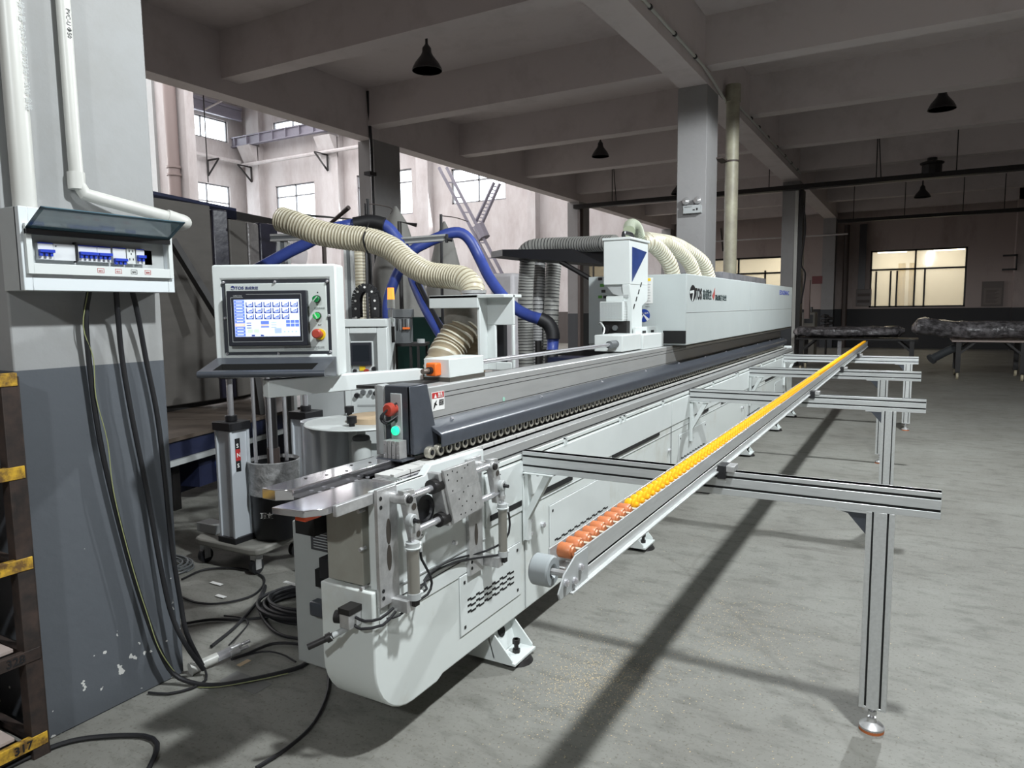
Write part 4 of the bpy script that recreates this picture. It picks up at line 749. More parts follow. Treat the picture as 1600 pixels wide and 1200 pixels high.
for y, zb2, zt2, r2 in ((1.845, .60, .75, .021), (2.44, .56, .735, .018)):
    x = FX + .085
    mb = MB(); mb.cyl((x, y, zb2), (x, y, zt2), r2, 24, mat('cylinder_barrel', (.40, .385, .35), .28, .7) if 'cylinder_barrel' not in MAT else MAT['cylinder_barrel']); cy = mb.build('air_cylinder', EB, label='brushed steel air cylinder')
    mb = MB(); mb.cyl((x, y, zb2 - .022), (x, y, zb2), r2 + .003, 24, GW); mb.build('cylinder_cap', cy); mb = MB(); mb.cyl((x, y, zt2), (x, y, zt2 + .025), r2 + .003, 24, GW); mb.cyl((x, y, zt2 + .006), (x, y, zt2 + .009), r2 + .008, 24, W); mb.build('cylinder_cap', cy)
    mb = MB(); mb.cyl((x, y, zt2 + .02), (x, y, zt2 + .075), .007, 12, CHR); mb.cyl((x, y, zt2 + .045), (x, y, zt2 + .06), .013, 6, STL); mb.lathe((x - .006, y, zt2 + .10), [(.019, -.009), (.022, -.004), (.022, .012), (.019, .016), (.010, .016), (.010, -.009)], 20, GW, ax='x'); mb.cyl((x, y, zt2 + .06), (x, y, zt2 + .085), .011, 12, GW); mb.build('rod_end', cy)
    mb = MB(); mb.cyl((x - .01, y, zt2 + .10), (x + .03, y, zt2 + .10), .0075, 6, BLK); mb.cyl((x, y + r2, zt2 + .008), (x, y + r2 + .022, zt2 + .008), .007, 10, W); mb.cyl((x, y + r2 + .02, zt2 + .012), (x, y + r2 + .02, zt2 - .02), .007, 10, GW); mb.cyl((x, y + r2, zb2 - .01), (x, y + r2 + .022, zb2 - .014), .007, 10, W); mb.build('air_fitting', cy)
    mb = MB(); mb.box(x - .02, x + .014, y - .012, y + .012, zb2 - .045, zb2 - .02, BLKM); mb.box(FX, x, y - .04, y + .0, zb2 - .06, zb2 - .02, STL); mb.build('cylinder_mount', EB)
mb = MB(); mb.lathe((FX + .02, 1.98, .845), [(.055, -.01), (.055, .02), (.04, .022), (.036, .012), (.0, .012)], 24, BLK, ax='x'); mb.cyl((FX, 2.08, .85), (FX + .07, 2.08, .85), .014, 12, STL); mb.build('hand_wheel', EB, label='black round hand wheel')
x = FX + .085
mb = MB()
mb.tube([(x, 1.887, .73), (x, 1.892, .70), (x + .005, 1.92, .65), (x + .005, 1.94, .60), (x, 1.92, .565), (x - .02, 1.87, .55), (x - .03, 1.80, .53), (x - .05, 1.76, .53)], .0045, 8, RUB)
mb.tube([(x, 1.88, .585), (x - .01, 1.93, .58), (x - .05, 1.97, .59), (FX + .02, 2.05, .60), (FX + .015, 2.17, .595), (FX + .015, 2.3, .575), (FX + .03, 2.4, .565), (x, 2.46, .60), (x + .005, 2.49, .66), (x, 2.482, .73)], .0045, 8, RUB)
mb.tube([(x, 2.47, .55), (x - .02, 2.42, .545), (FX + .02, 2.3, .56), (FX + .012, 2.17, .58), (FX + .012, 2.05, .585), (x - .05, 1.95, .57), (x - .04, 1.86, .55)], .0045, 8, RUB); mb.build('air_hoses', EB, label='thin black air hoses')
# air regulator on the end face
mb = MB(); q = Vector((-1.60, Y0 - .03, .53)); mb.box(q.x - .025, q.x + .02, q.y - .03, q.y + .03, .505, .555, STL); rg = mb.build('air_regulator', EB, .004, label='small steel air regulator')
mb = MB(); mb.box(q.x - .027, q.x + .022, q.y - .032, q.y + .032, .555, .575, BLKM); mb.cyl((q.x - .03, q.y, .53), (q.x - .06, q.y - .01, .53), .022, 14, BLKM); mb.build('regulator_cap', rg)
mb = MB(); mb.cyl((q.x - .01, q.y, .50), (q.x - .05, q.y - .06, .475), .010, 12, GW); mb.cyl((q.x - .04, q.y - .045, .482), (q.x - .10, q.y - .10, .452), .011, 12, BLKM); mb.cyl((q.x - .045, q.y - .05, .48), (q.x - .055, q.y - .06, .474), .016, 12, BLKM); mb.build('hose_plug', rg)
mb = MB(); mb.tube([(q.x + .02, q.y, .54), (q.x + .06, q.y - .0, .535), (q.x + .10, q.y + .03, .54), (-1.50, 1.80, .55)], .005, 8, RUB); mb.tube([(q.x + .01, q.y, .515), (q.x + .05, q.y - .01, .51), (q.x + .11, q.y + .03, .52), (-1.49, 1.80, .54)], .005, 8, RUB); mb.build('regulator_hose', EB)
mb = MB()
for z in (.89, .76, .625): mb.cyl((FX - .05, Y0 + .03, z), (FX - .05, Y0 + .0, z), .007, 8, STL); mb.cyl((FX - .03, Y0 + .05, z), (FX + .012, Y0 + .04, z), .008, 8, STL)
mb.cyl((FX + .003, 2.2, .655), (FX + .02, 2.2, .655), .009, 8, CHR); each(mb, 'cover_latch', EB)
# electric box low at the near end, behind the base
mb = MB(); mb.box(-2.16, -1.80, 1.98, 2.5, .12, .715, mat('box_grey', (.40, .42, .41), .45, noise=.06)); eb = mb.build('electric_box', EB, .008, label='grey electric box low at the near end')
mb = MB(); q0 = (-2.052,1.978,0.701); q1 = (-1.913,1.978,0.624); mb.box(q0[0], q1[0], 1.974, 1.98, q1[2] - .01, q0[2], mat('rating_plate', (.075, .075, .08), .35, .3))
for k in range(6): mb.box(q0[0] + .015, q1[0] - .02 - (k % 2) * .02, 1.973, 1.974, q0[2] - .022 - k * .011, q0[2] - .019 - k * .011, GW)
mb.build('rating_plate', eb, label='dark grey rating plate')
mb = MB(); q0 = (-2.012,1.978,0.546); mb.box(q0[0], -1.80, 1.95, 1.982, q0[2] - .07, q0[2], DARK); mb.box(q0[0] + .045, -1.80, 1.93, 1.982, q0[2] - .02, q0[2] + .06, BLK); mb.build('switch_handle', eb)
mb = MB(); q0 = (-2.034,1.95,0.389); mb.box(q0[0], q0[0] + .14, 1.93, 1.98, q0[2] - .03, q0[2] + .03, SLATE); mb.build('plug_box', eb, .01)
mb = MB(); 
mb = MB(); mb.cyl((-1.95, 2.1, .72), (-1.95, 2.1, .86), .07, 20, BLKM); mb.box(-2.0, -1.8, 1.95, 2.3, .74, .93, BLKM); mb.build('feed_motor', EB)

# ================= ROLLER SUPPORT =================
t = thing('roller_rail', 'long aluminium rail of yellow and brown rollers resting on the cross arms', 'roller rail', (-.70, 1.45, .9))
mb = MB(); XA, XB = -.730, -.66
mb.box(XB - .004, XB, 1.44, 12.15, .945, .992, ALU); mb.box(XB - .004, XB, 1.44, 12.15, .914, .938, ALU); mb.box(XB - .012, XB - .006, 1.44, 12.15, .93, .95, DARK)
mb.box(XA, XA + .004, 1.44, 12.15, .914, .992, ALU); mb.box(XA, XB - .004, 1.44, 12.15, .925, .935, ALU); mb.box(XB - .004, XB + .012, 1.40, 12.15, .909, .914, ALU); mb.build('rail_channel', t, .001)
mb = MB(); mb.prism([(1.30 + .05, .914), (1.50, .914), (1.50, .99), (1.43, .99), (1.37, .965), (1.34, .93)], 'x', XB + .001, XB + .005, GW); ep = mb.build('end_bracket', t, .001)
for y, z in ((1.375, .945), (1.42, .935), (1.455, .955)): mb = MB(); mb.lathe((XB + .005, y, z), [(.009, 0), (.009, .005), (.005, .009), (0, .009)], 14, CHR, ax='x'); mb.build('bracket_bolt', ep)
mb = MB(); mb.lathe((-.715, 1.40, .955), [(.0, -.03), (.032, -.03), (.036, -.026), (.036, .014), (.032, .018), (.018, .018), (.012, .008), (0, .008)], 32, mat('grey_plastic_wheel', (.33, .36, .37), .45), ax='x'); mb.cyl((-.715, 1.40, .955), (XB, 1.40, .955), .008, 10, STL); mb.build('end_wheel', t, label='grey plastic end wheel')
for i, dy in enumerate((0,)):
    pass
def roller(y, m_, nm='roller'):
    mb = MB(); mb.lathe((-.694, y, .985), [(.006, -.020), (.0165, -.019), (.0185, -.016), (.0185, .012), (.0165, .015), (.012, .015), (.010, .019), (.004, .019)], 16, m_, ax='x'); return mb.build(nm, t)
rb = roller(1.465, BROL); rb['label'] = 'brown roller'
for i in range(1, 9): c = rb.copy(); C.objects.link(c); c.parent = t; c.location = (0, i * .0475, 0)
mb = MB(); y = 1.905
mb.lathe((-.694, y, .985), [(.006, -.020), (.014, -.020), (.0182, -.013), (.0182, -.006), (.0155, -.003), (.0155, .001), (.0182, .004), (.0182, .010), (.010, .013), (.010, .020), (.004, .021)], 14, YROL, ax='x')
ry = mb.build('roller', t); ry['label'] = 'yellow roller'
for i in range(1, 91): c = ry.copy(); C.objects.link(c); c.parent = t; c.location = (0, i * .0475, 0)
mb = MB()
for i in range(91, 215): mb.lathe((-.694, 1.905 + i * .0475, .985), [(0, -.022), (.0185, -.018), (.0165, 0), (.0185, .014), (0, .018)], 8, YROL, ax='x')
o = mb.build('roller', t); o['kind'] = 'stuff'; o['label'] = 'yellow roller row running to the far end'
mb = MB()
for i in range(60): mb.box(-.724, -.676, 1.49 + i * .0475, 1.5 + i * .0475, .95, .955, ALX); mb.cyl((-.69, 1.488 + i * .0475, .985), (-.664, 1.488 + i * .0475, .985), .004, 6, BEIW)
mb.build('roller_axles', t)
BARS = [(2.78, .094, -1.53), (5.49, .070, -1.53), (7.74, .046, -1.53), (9.93, .024, -1.53)]
LB = ['nearest aluminium cross arm and leg, reaching toward the camera', 'second aluminium cross arm from the camera, with its leg behind the first', 'third aluminium cross arm from the camera under the roller rail', 'farthest aluminium cross arm under the tail of the roller rail']
def profbar(mb, x0, x1, y, z0, z1, m_):
    """slotted extrusion lying along x"""
    w = .0225; mb.box(x0, x1, y - w + .004, y + w - .004, z0, z1, m_)
    H_ = z1 - z0
    for a, b in ((0, .26), (.36, .72), (.82, 1.0)): mb.box(x0, x1, y - w, y + w, z0 + H_ * a, z0 + H_ * b, m_)
    for a, b in ((.26, .36), (.72, .82)): mb.box(x0 + .001, x1 - .001, y - w + .0035, y + w - .0035, z0 + H_ * a, z0 + H_ * b, DARK)
for k, (y, xe, xs) in enumerate(BARS):
    t = thing('support_arm', LB[k], 'support arm', (xe - .1, y, 0), 'cross arms carrying the roller rail')
    mb = MB(); profbar(mb, xs + .004, xe, y, .82, .913, ALX); mb.build('cross_bar', t, .0012)
    lx = xe - .18; fy = y
    if k == 3: lx = xe - .19
    if k == 2: lx = xe - .235 - .11
    if k == 1: lx = xe - .30 - .04
    lx = (lx, -0.149, -0.272, -0.083)[k]
    if k == 0: lx = -.087
    w = .045
    mb = MB()
    for a, b in ((0, .2), (.27, .73), (.8, 1)): mb.box(lx - w + 2 * w * a, lx - w + 2 * w * b, y - .0225, y + .0225, .095, .82, ALU)
    for a, b in ((.2, .27), (.73, .8)): mb.box(lx - w + 2 * w * a, lx - w + 2 * w * b, y - .019, y + .019, .096, .82, DARK)
    mb.box(lx - w, lx + w, y - .0225, y + .0225, .088, .096, ALU); mb.build('leg', t, .0012)
    mb = MB(); mb.prism([(lx - w - .0, .82), (lx - w - .09, .82), (lx - w - .09, .812), (lx - w - .06, .805), (lx - w, .735)], 'y', y - .018, y + .018, SLATE); mb.box(lx - w - .10, lx - w, y - .0225, y + .0225, .812, .82, ALX); mb.build('corner_bracket', t)
    mb = MB(); mb.cyl((lx, y, .03), (lx, y, .09), .008, 12, CHR); mb.cyl((lx, y, .062), (lx, y, .074), .015, 6, STL); mb.lathe((lx, y, 0), [(.042, .010), (.043, .018), (.034, .026), (.016, .034), (.014, .05), (0, .05)], 28, STL); lf = mb.build('leveling_foot', t)
    mb = MB(); mb.cyl((lx, y, 0), (lx, y, .011), .042, 28, FEETO); mb.build('rubber_pad', lf, label='orange rubber pad')
    mb = MB(); mb.prism([(FX + .012, .50), (FX + .03, .50), (FX + .03, .60), (FX + .145, .812), (FX + .11, .812), (FX + .03, .66), (FX + .03, .81), (FX + .012, .81)], 'y', y - .02, y + .012, W); mb.box(FX + .012, FX + .16, y - .035, y + .035, .812, .818, W); mb.box(FX + .007, FX + .012, y - .03, y + .045, .50, .80, W); wb = mb.build('wall_bracket', t, .001, label='white triangular bracket on the machine side')
    mb = MB()
    for z in (.58, .62, .52): mb.cyl((FX + .012, y + .03, z), (FX + .025, y + .03, z), .008, 8, CHR)
    mb.cyl((FX + .07, y, .80), (FX + .07, y, .812), .006, 8, CHR); each(mb, 'bracket_bolt', wb)
    mb = MB(); mb.box(-.742, -.655, y - .045, y + .045, .9135, .924, STL); mb.build('clamp_top', t)
    mb = MB(); mb.box(-.654, -.622, y - .04, y + .035, .885, .938, BLK); mb.box(-.622, -.59, y - .035, y + .035, .913, .937, STL); mb.build('rail_clamp', t, .002, label='black and steel rail clamp')

# ================= LEFT: PILLAR FITTINGS =================
PX = -2.7
t = thing('distribution_box', 'white wall distribution box with its smoky glass flap open on the near pillar', 'distribution box', (-2.7, 1.54, 1.63))
B0, B1, Z0, Z1_, XF = 1.262, 1.812, 1.630, 1.905, -2.57
mb = MB(); fy0, fy1, fz0, fz1 = 1.29, 1.785, 1.715, 1.835
mb.box(PX + .002, XF - .02, B0, B1, Z0, Z1_, GW)
for a, b, c, d in ((B0, fy0, Z0, Z1_), (fy1, B1, Z0, Z1_), (fy0, fy1, Z0, fz0), (fy0, fy1, fz1, Z1_)): mb.box(XF - .03, XF, a, b, c, d, mat('box_white', (.62, .66, .68), .35) if 'box_white' not in MAT else MAT['box_white'])
mb.build('enclosure', t, .002)
mb = MB()
for a, b, c, d in ((1.272, 1.29, 1.685, 1.85), (1.785, 1.802, 1.685, 1.85), (1.29, 1.785, 1.685, 1.72), (1.29, 1.785, 1.835, 1.85)): mb.box(XF, XF + .014, a, b, c, d, mat('face_plastic', (.60, .63, .62), .35) if 'face_plastic' not in MAT else MAT['face_plastic'])
mb.box(XF + .01, XF + .012, 1.30, 1.775, 1.686, 1.7, W); fr = mb.build('face_frame', t, .003)
for y, rc in ((1.50, 'label_red'), (1.565, 'label_red'), (1.625, 'label_black'), (1.68, 'label_red')):
    mb = MB(); e = .0012
    for a, b, c, d in ((y, y + .024, 1.696, 1.696 + e), (y, y + .024, 1.711, 1.711 + e), (y, y + e, 1.696, 1.712), (y + .023, y + .023 + e, 1.696, 1.712)): mb.box(XF + .0142, XF + .0147, a, b, c, d, MAT[rc])
    mb.text('照明' if y > 1.6 else '动力', (XF + .0148, y + .004, 1.70), (0, 1, 0), (0, 0, 1), .008, MAT[rc], ext=.0002); mb.build('circuit_label', fr)
mb = MB(); mb.box(XF - .028, XF - .022, fy0, fy1, fz0, fz1, mat('breaker_bay', (.30, .31, .30), .5)); mb.build('breaker_bay', t)
BRW = mat('breaker_white', (.58, .60, .62), .4); BRB = mat('breaker_blue', (.02, .05, .42), .35)
def breaker(y, n_, nm='circuit_breaker', open_=False):
    mb = MB(); w_ = .0165
    mb.box(XF - .022, XF - .004, y, y + n_ * w_, 1.735, 1.79, BRW); mb.box(XF - .005, XF - .003, y, y + n_ * w_, 1.788, 1.792, BRB); b = mb.build(nm, t, .001)
    mb = MB(); z = 1.758 if not open_ else 1.742
    mb.box(XF - .004, XF + .010, y + .001, y + n_ * w_ - .001, z, z + .010, BRB)
    for i in range(n_): mb.box(XF - .004, XF + .006, y + .002 + i * w_, y + .010 + i * w_, z - .012, z + .002, BRB)
    mb.build('blue_levers', b)
breaker(1.315, 3); breaker(1.448, 4); breaker(1.515, 3); breaker(1.572, 3, open_=True); breaker(1.662, 2)
mb = MB(); mb.box(XF - .022, XF - .006, 1.366, 1.438, 1.735, 1.79, BRW); mb.box(XF - .005, XF - .004, 1.372, 1.376, 1.78, 1.784, BLK); mb.box(XF - .02, XF - .003, 1.438, 1.442, 1.73, 1.80, BLK); mb.build('leakage_module', t)
mb = MB(); mb.box(XF - .022, XF - .005, 1.626, 1.658, 1.735, 1.79, MAT['face_plastic'])
for a, b in ((1.634, 1.778), (1.648, 1.778), (1.641, 1.768), (1.634, 1.748), (1.648, 1.748)): mb.box(XF - .0055, XF - .004, a, a + .003, b, b + .008, BLK)
mb.build('power_socket', t)
mb = MB(); mb.box(XF - .021, XF - .02, 1.70, 1.735, 1.735, 1.79, DARK); mb.build('empty_slot', t)
mb = MB(); hy0, hy1 = 1.272, 1.79; a = Vector((XF + .015, 0, 1.832)); b = Vector((-2.452, 0, 1.892)); dv = (b - a); nrm = Vector((-dv.z, 0, dv.x)).normalized() * .004
def pnl(mb, s0, s1, y0, y1, th0, th1, m_):
    vs = [a + dv * s_ + nrm * th + Vector((0, y, 0)) for s_ in (s0, s1) for th in (th0, th1) for y in (y0, y1)]
    mb.add(vs, [(0, 1, 3, 2), (4, 6, 7, 5), (0, 4, 5, 1), (2, 3, 7, 6), (0, 2, 6, 4), (1, 5, 7, 3)], m_)
FRM = mat('smoky_frame', (.07, .12, .15), .15)
pnl(mb, 0, 1, hy0, hy0 + .012, 0, 1, FRM); pnl(mb, 0, 1, hy1 - .012, hy1, 0, 1, FRM); pnl(mb, 0, .12, hy0, hy1, 0, 1, FRM); pnl(mb, .9, 1, hy0, hy1, 0, 1, FRM); pnl(mb, .1, .92, hy0 + .01, hy1 - .01, .3, .7, GLS)
mb.box(XF + .004, XF + .02, hy0, hy1, 1.815, 1.832, BLK); mb.build('glass_flap', t, label='smoky blue flap swung open')
# conduit pipes on the pillar
def rows(pts): return [Vector(p) for p in pts]
t = thing('pvc_conduit', 'thick white plastic pipe running down the pillar at the left edge', 'pipe', (-2.66, 1.33, 1.9), 'white plastic pipes on the near pillar')
y1_ = 1.329
mb = MB(); mb.cyl((-2.66, y1_, 1.91), (-2.66, y1_, 4.6), .036, 24, PVC); mb.cyl((-2.66, y1_, 2.73), (-2.66, y1_, 2.80), .043, 24, PVC); mb.build('pipe_tube', t)
mb = MB(); mb.text('PVC-U 排水管 75×2.3 GB/T5836.1-2006 合格', (-2.622, y1_ + .012, 2.65), (0, 0, -1), (0, 1, 0), .022, GW, ext=.0003); mb.build('pipe_print', t)
t = thing('pvc_conduit', 'slimmer white plastic pipe with an elbow, bending over the distribution box', 'pipe', (-2.66, 1.5, 1.9), 'white plastic pipes on the near pillar')
ya, yb = 1.515, 1.533
mb = MB(); mb.tube([(-2.672, ya - .0, 4.6), (-2.672, ya, 2.2), (-2.67, ya, 2.03), (-2.66, ya + .02, 1.985), (-2.645, ya + .07, 1.972), (-2.60, 1.84, 1.925)], .0235, 16, PVC, smooth=False); mb.build('pipe_tube', t)
mb = MB(); mb.cyl((-2.672, ya, 2.0), (-2.672, ya, 2.06), .029, 16, PVC); mb.build('pipe_socket', t); mb = MB(); mb.tube([(-2.605, 1.82, 1.93), (-2.60, 1.86, 1.92), (-2.61, 1.90, 1.915), (-2.66, 1.905, 1.915), (-2.70, 1.905, 1.91)], .029, 16, PVC); mb.build('elbow', t)
mb = MB(); mb.text('PVC-U Φ50', (-2.648, ya - .006, 2.62), (0, 0, -1), (0, 1, 0), .02, BLK, ext=.0003); mb.build('pipe_print', t)
# hanging cables
def cable(lb, pts, r, m_=None, extra=None, nm='power_cable', grp='cables hanging from the distribution box'):
    mb = MB(); mb.tube(pts, r, 10, m_ or RUB); o = mb.build(nm, None); tag(o, lb, 'cable', grp); return o
c1 = [(-2.64,1.515,1.64),(-2.655,1.502,1.528),(-2.67,1.514,1.29),(-2.67,1.528,1.094),(-2.67,1.555,0.891),(-2.67,1.606,0.596),(-2.665,1.653,0.368),(-2.65,1.692,0.193),(-2.64,1.743,0.056),(-2.553,1.782,0.015),(-2.449,1.826,0.015),(-2.366,1.936,0.012),(-2.296,2.046,0.012),(-2.277,2.139,0.012),(-2.37,2.331,0.012),(-2.531,2.526,0.02)]
cable('leftmost black cable under the distribution box, sweeping onto the floor', c1, .010)
c1b = [(-2.63,1.505,1.639),(-2.65,1.488,1.505),(-2.655,1.519,1.386),(-2.655,1.518,1.242),(-2.655,1.549,1.067),(-2.655,1.559,0.866),(-2.655,1.608,0.572),(-2.65,1.656,0.344),(-2.635,1.695,0.168),(-2.62,1.784,0.002),(-2.459,1.788,0.02),(-2.341,1.915,0.02),(-2.267,2.02,0.02)]
cable('thin green and yellow earth wire tied along the leftmost cable', c1b, .0019, GRN2, nm='earth_wire')
cable('middle black cable from the distribution box to the white plug', [(-2.62,1.602,1.641),(-2.645,1.618,1.55),(-2.665,1.635,1.378),(-2.665,1.658,1.15),(-2.665,1.7,0.832),(-2.66,1.731,0.53),(-2.64,1.754,0.307),(-2.6,1.787,0.163),(-2.598,1.857,0.03)], .010)
cable('rightmost black cable from the distribution box down the pillar edge', [(-2.62,1.664,1.642),(-2.645,1.697,1.549),(-2.665,1.732,1.371),(-2.665,1.765,1.135),(-2.66,1.777,0.868),(-2.655,1.784,0.596),(-2.65,1.805,0.341),(-2.63,1.811,0.202),(-2.615,1.864,0.04)], .010)
mb = MB(); mb.tube([(-2.669,1.65,0.01),(-2.59,1.682,0.01),(-2.542,1.758,0.01),(-2.548,1.83,0.01),(-2.599,1.866,0.02)], .005, 8, RUB); tag(mb.build('floor_wire', None), 'thin black wire looping from the pillar foot to the plug', 'cable')
p = Vector((-2.642,1.903,0.03)); d = (Vector((-2.585,2.126,0.05)) - p).normalized()
t = thing('air_coupling', 'white plug with steel quick couplings lying at the pillar foot', 'coupling', p)
mb = MB(); mb.cyl(p - d * .03, p + d * .05, .022, 18, PVC); mb.cyl(p - d * .07, p - d * .02, .028, 18, PVC, r2=.02); mb.build('white_plug', t)
for lb, off, L_ in (('steel_coupling', Vector((0, 0, .02)), .15), ('steel_coupling', Vector((.03, -.02, -.008)), .14)):
    mb = MB(); a_ = p + d * .05 + off * .5; mb.cyl(a_, a_ + d * L_ * .4, .012, 6, CHR); mb.cyl(a_ + d * L_ * .4, a_ + d * L_ * .7, .015, 16, STL); mb.cyl(a_ + d * L_ * .7, a_ + d * L_, .008, 12, CHR); mb.build(lb, t)
# floor hoses and coils
def fl(*q): return None
HG = 'black hoses lying on the floor'
for lb, pts, r in (
  ('black hose curving out of the bottom edge beside the shelf rack', [(-2.643,1.057,0.012),(-2.64,1.195,0.012),(-2.606,1.307,0.012),(-2.513,1.392,0.012),(-2.399,1.455,0.012),(-2.312,1.449,0.012),(-2.245,1.39,0.012),(-2.178,1.311,0.012)], .009),
  ('black hose running from under the machine base to the bottom edge', [(-1.891,1.528,0.01),(-1.883,1.661,0.01),(-1.913,1.815,0.01),(-2.028,2.008,0.01),(-2.184,2.161,0.01),(-2.34,2.239,0.012),(-2.447,2.245,0.012),(-2.553,2.188,0.012),(-2.564,2.052,0.02),(-2.567,1.976,0.03)], .007),
  ('large open loop of black hose behind the near pillar', [(-3.654,2.506,0.012),(-3.669,2.671,0.012),(-3.514,2.776,0.012),(-3.317,2.775,0.012),(-3.187,2.698,0.012),(-3.096,2.54,0.012),(-3.149,2.396,0.012),(-3.271,2.331,0.012),(-3.434,2.341,0.012)], .006),
  ('black hose crossing from the pillar to the coil under the electric box', [(-3.116,2.125,0.012),(-3.033,2.227,0.012),(-2.889,2.304,0.012),(-2.781,2.413,0.012),(-2.694,2.547,0.012),(-2.616,2.652,0.012)], .007),
  ('black hose looping beside the steel couplings', [(-2.783,2.036,0.012),(-2.869,2.257,0.012),(-3.045,2.561,0.014),(-3.129,2.653,0.02),(-2.98,2.484,0.02),(-2.817,2.363,0.014),(-2.609,2.277,0.012),(-2.46,2.297,0.012),(-2.408,2.37,0.012)], .008),
  ('thin hose from the couplings curling back behind the plug', [(-2.671,2.046,0.04),(-2.783,2.216,0.015),(-2.842,2.296,0.012),(-2.922,2.312,0.012),(-3.014,2.289,0.012)], .004),
  ('thin black hose under the machine beside the couplings', [(-2.584,1.989,0.02),(-2.536,2.117,0.01),(-2.44,2.142,0.01),(-2.329,2.121,0.01)], .004)):
    mb = MB(); mb.tube(pts, r, 8, RUB); tag(mb.build('air_hose', None), lb, 'hose', HG)
random.seed(4)
def coil(lb, c, R_, n_, r, m_=RUB, flat=.75):
    pts = []
    for i in range(n_ * 12):
        a_ = i * math.pi / 6; rr = R_ * (1 - .04 * math.sin(i * .37)) - .02 * ((i // 12) % 3); pts.append((c[0] + rr * math.cos(a_) + .015 * math.sin(i // 12 * 2.1), c[1] + rr * flat * math.sin(a_) + .02 * math.cos(i // 12 * 1.7), r + .0065 * (i / 12)))
    mb = MB(); mb.tube(pts, r, 6, m_); tag(mb.build('hose_coil', None), lb, 'coil', 'coiled hoses on the floor')
c = (-2.692,2.491,0); coil('large coil of black hose piled under the grey electric box', (c[0] - .02, c[1] + .05), .24, 9, .010)
c = (-3.9,2.585,0); coil('small coil of grey cable half hidden behind the near pillar', (c[0] - .02, c[1]), .17, 7, .006, MOTG)
for i, (x, y) in enumerate(((340,912),(330,935),(345,950),(410,1020),(385,1065))):
    pass
for lb, p0, a_, L_ in (('scrap of clear plastic nearest the large hose loop', (-3.431,2.567,0.005), .2, .09), ('white cable tie scrap on the coil', (-2.822,2.564,0.12), 1.1, .10), ('scrap of white film left of the coil', (-3.252,2.456,0.005), -.3, .07)):
    mb = MB(); x, y, z = p0; mb.box(x - L_ / 2, x + L_ / 2, y - .012, y + .012, z, z + .003, MAT['label_white']); o = mb.build('plastic_scrap', None); tag(o, lb, 'scrap', 'plastic scraps on the floor')
x, y, z = (-2.54,2.017,0); mb = MB(); mb.box(x - .012, x + .012, y - .03, y + .03, 0, .002, WOOD); tag(mb.build('wood_chip', None), 'small orange brown wood chip beside the steel couplings', 'chip')
x, y, z = (-2.387,1.902,0); mb = MB(); mb.box(x - .12, x + .10, y - .04, y + .05, 0, .0015, mat('floor_patch', (.17, .17, .165), .7)); tag(mb.build('film_sheet', None), 'flat grey sheet of film on the floor before the pillar', 'film sheet')
# ================= SHELF RACK =================
t = thing('shelf_rack', 'rusty steel shelf rack with worn yellow numbered beams at the left edge', 'rack', (-2.9, .9, 0))
XR = -2.62
for y0, y1 in ((1.19, 1.245), (.1, .155)):
    mb = MB(); mb.box(XR - .05, XR, y0, y1, 0, 1.345, RUST); mb.box(XR - .055, XR + .001, y1 - .004, y1 + .001, 0, 1.345, RUST); mb.build('post', t, .002)
for y0, y1 in ((1.19, 1.245),): mb = MB(); mb.box(XR - .60, XR - .55, y0, y1, 0, 1.345, RUST); mb.build('post', t, .002)
LV = [(1.335, ' 20'), (1.019, ' 6'), (0.701, ' 3'), (0.376, '328'), (0.064, '317')]
for k, (z, s_) in enumerate(LV):
    m_ = YRUST if k != 3 else RUST
    mb = MB(); mb.box(XR - .02, XR + .003, .1, 1.24, z - .022, z + .022, m_); bm = mb.build('beam', t, .002)
    mb = MB(); mb.text(s_.strip(), (XR + .004, 1.12 if len(s_.strip()) < 3 else 1.13, z - .012), (0, 1, 0), (0, 0, 1), .04, BLK, bold=.0006); mb.build('painted_number', bm, label='hand painted number ' + s_.strip())
    mb = MB(); mb.box(XR - .55, XR - .02, 1.20, 1.23, z - .02, z + .01, RUST); mb.build('side_beam', t)
mb = MB(); mb.box(XR - .65, XR - .62, .0, 1.24, 0, 1.36, BLKM); mb.build('back_sheet', t)
for k, lb in ((1, 'pale board lying on the upper shelf of the rack'), (2, 'pale board lying on the middle shelf of the rack'), (3, 'pinkish board on the lower shelf of the rack'), (4, 'pale board lying on the bottom shelf of the rack')):
    z = LV[k][0]; mb = MB(); mb.box(XR - .55, XR - .03, .15, 1.15 + .02 * (k % 2), z + .023, z + .035, CARD); o = mb.build('shelf_board', None, .001); tag(o, lb, 'board', 'boards in the shelf rack')
# ================= BLUE PLATFORM AND BOARD STACK =================
D = Vector((-.252, .968, 0)); T = Vector((-.968, -.252, 0))
def dbox(mb, o, s0, s1, t0, t1, z0, z1, m_):
    vs = [o + D * s_ + T * t_ + Vector((0, 0, z)) for s_ in (s0, s1) for t_ in (t0, t1) for z in (z0, z1)]
    mb.add(vs, [(0, 1, 3, 2), (4, 6, 7, 5), (0, 4, 5, 1), (2, 3, 7, 6), (0, 2, 6, 4), (1, 5, 7, 3)], m_)
OP = Vector((-4.92,3.442,0)); 
t = thing('blue_platform', 'dark blue flat bed frame with a brown top behind the near pillar', 'platform', tuple(OP))
mb = MB(); dbox(mb, OP, -3, 4.5, 0, 2.6, .57, .60, mat('brown_plank_top', (.12, .094, .075), .5, noise=.35, nscale=3, stretch=(1, .3, 1))); mb.build('platform_top', t)
mb = MB(); dbox(mb, OP, -3, 4.5, .02, .08, .43, .57, NAVY); mb.build('side_rail', t)
mb = MB(); dbox(mb, OP, -3, 4.5, -.01, .03, .385, .425, GW); mb.build('grey_edge_rail', t, label='pale grey edge rail')
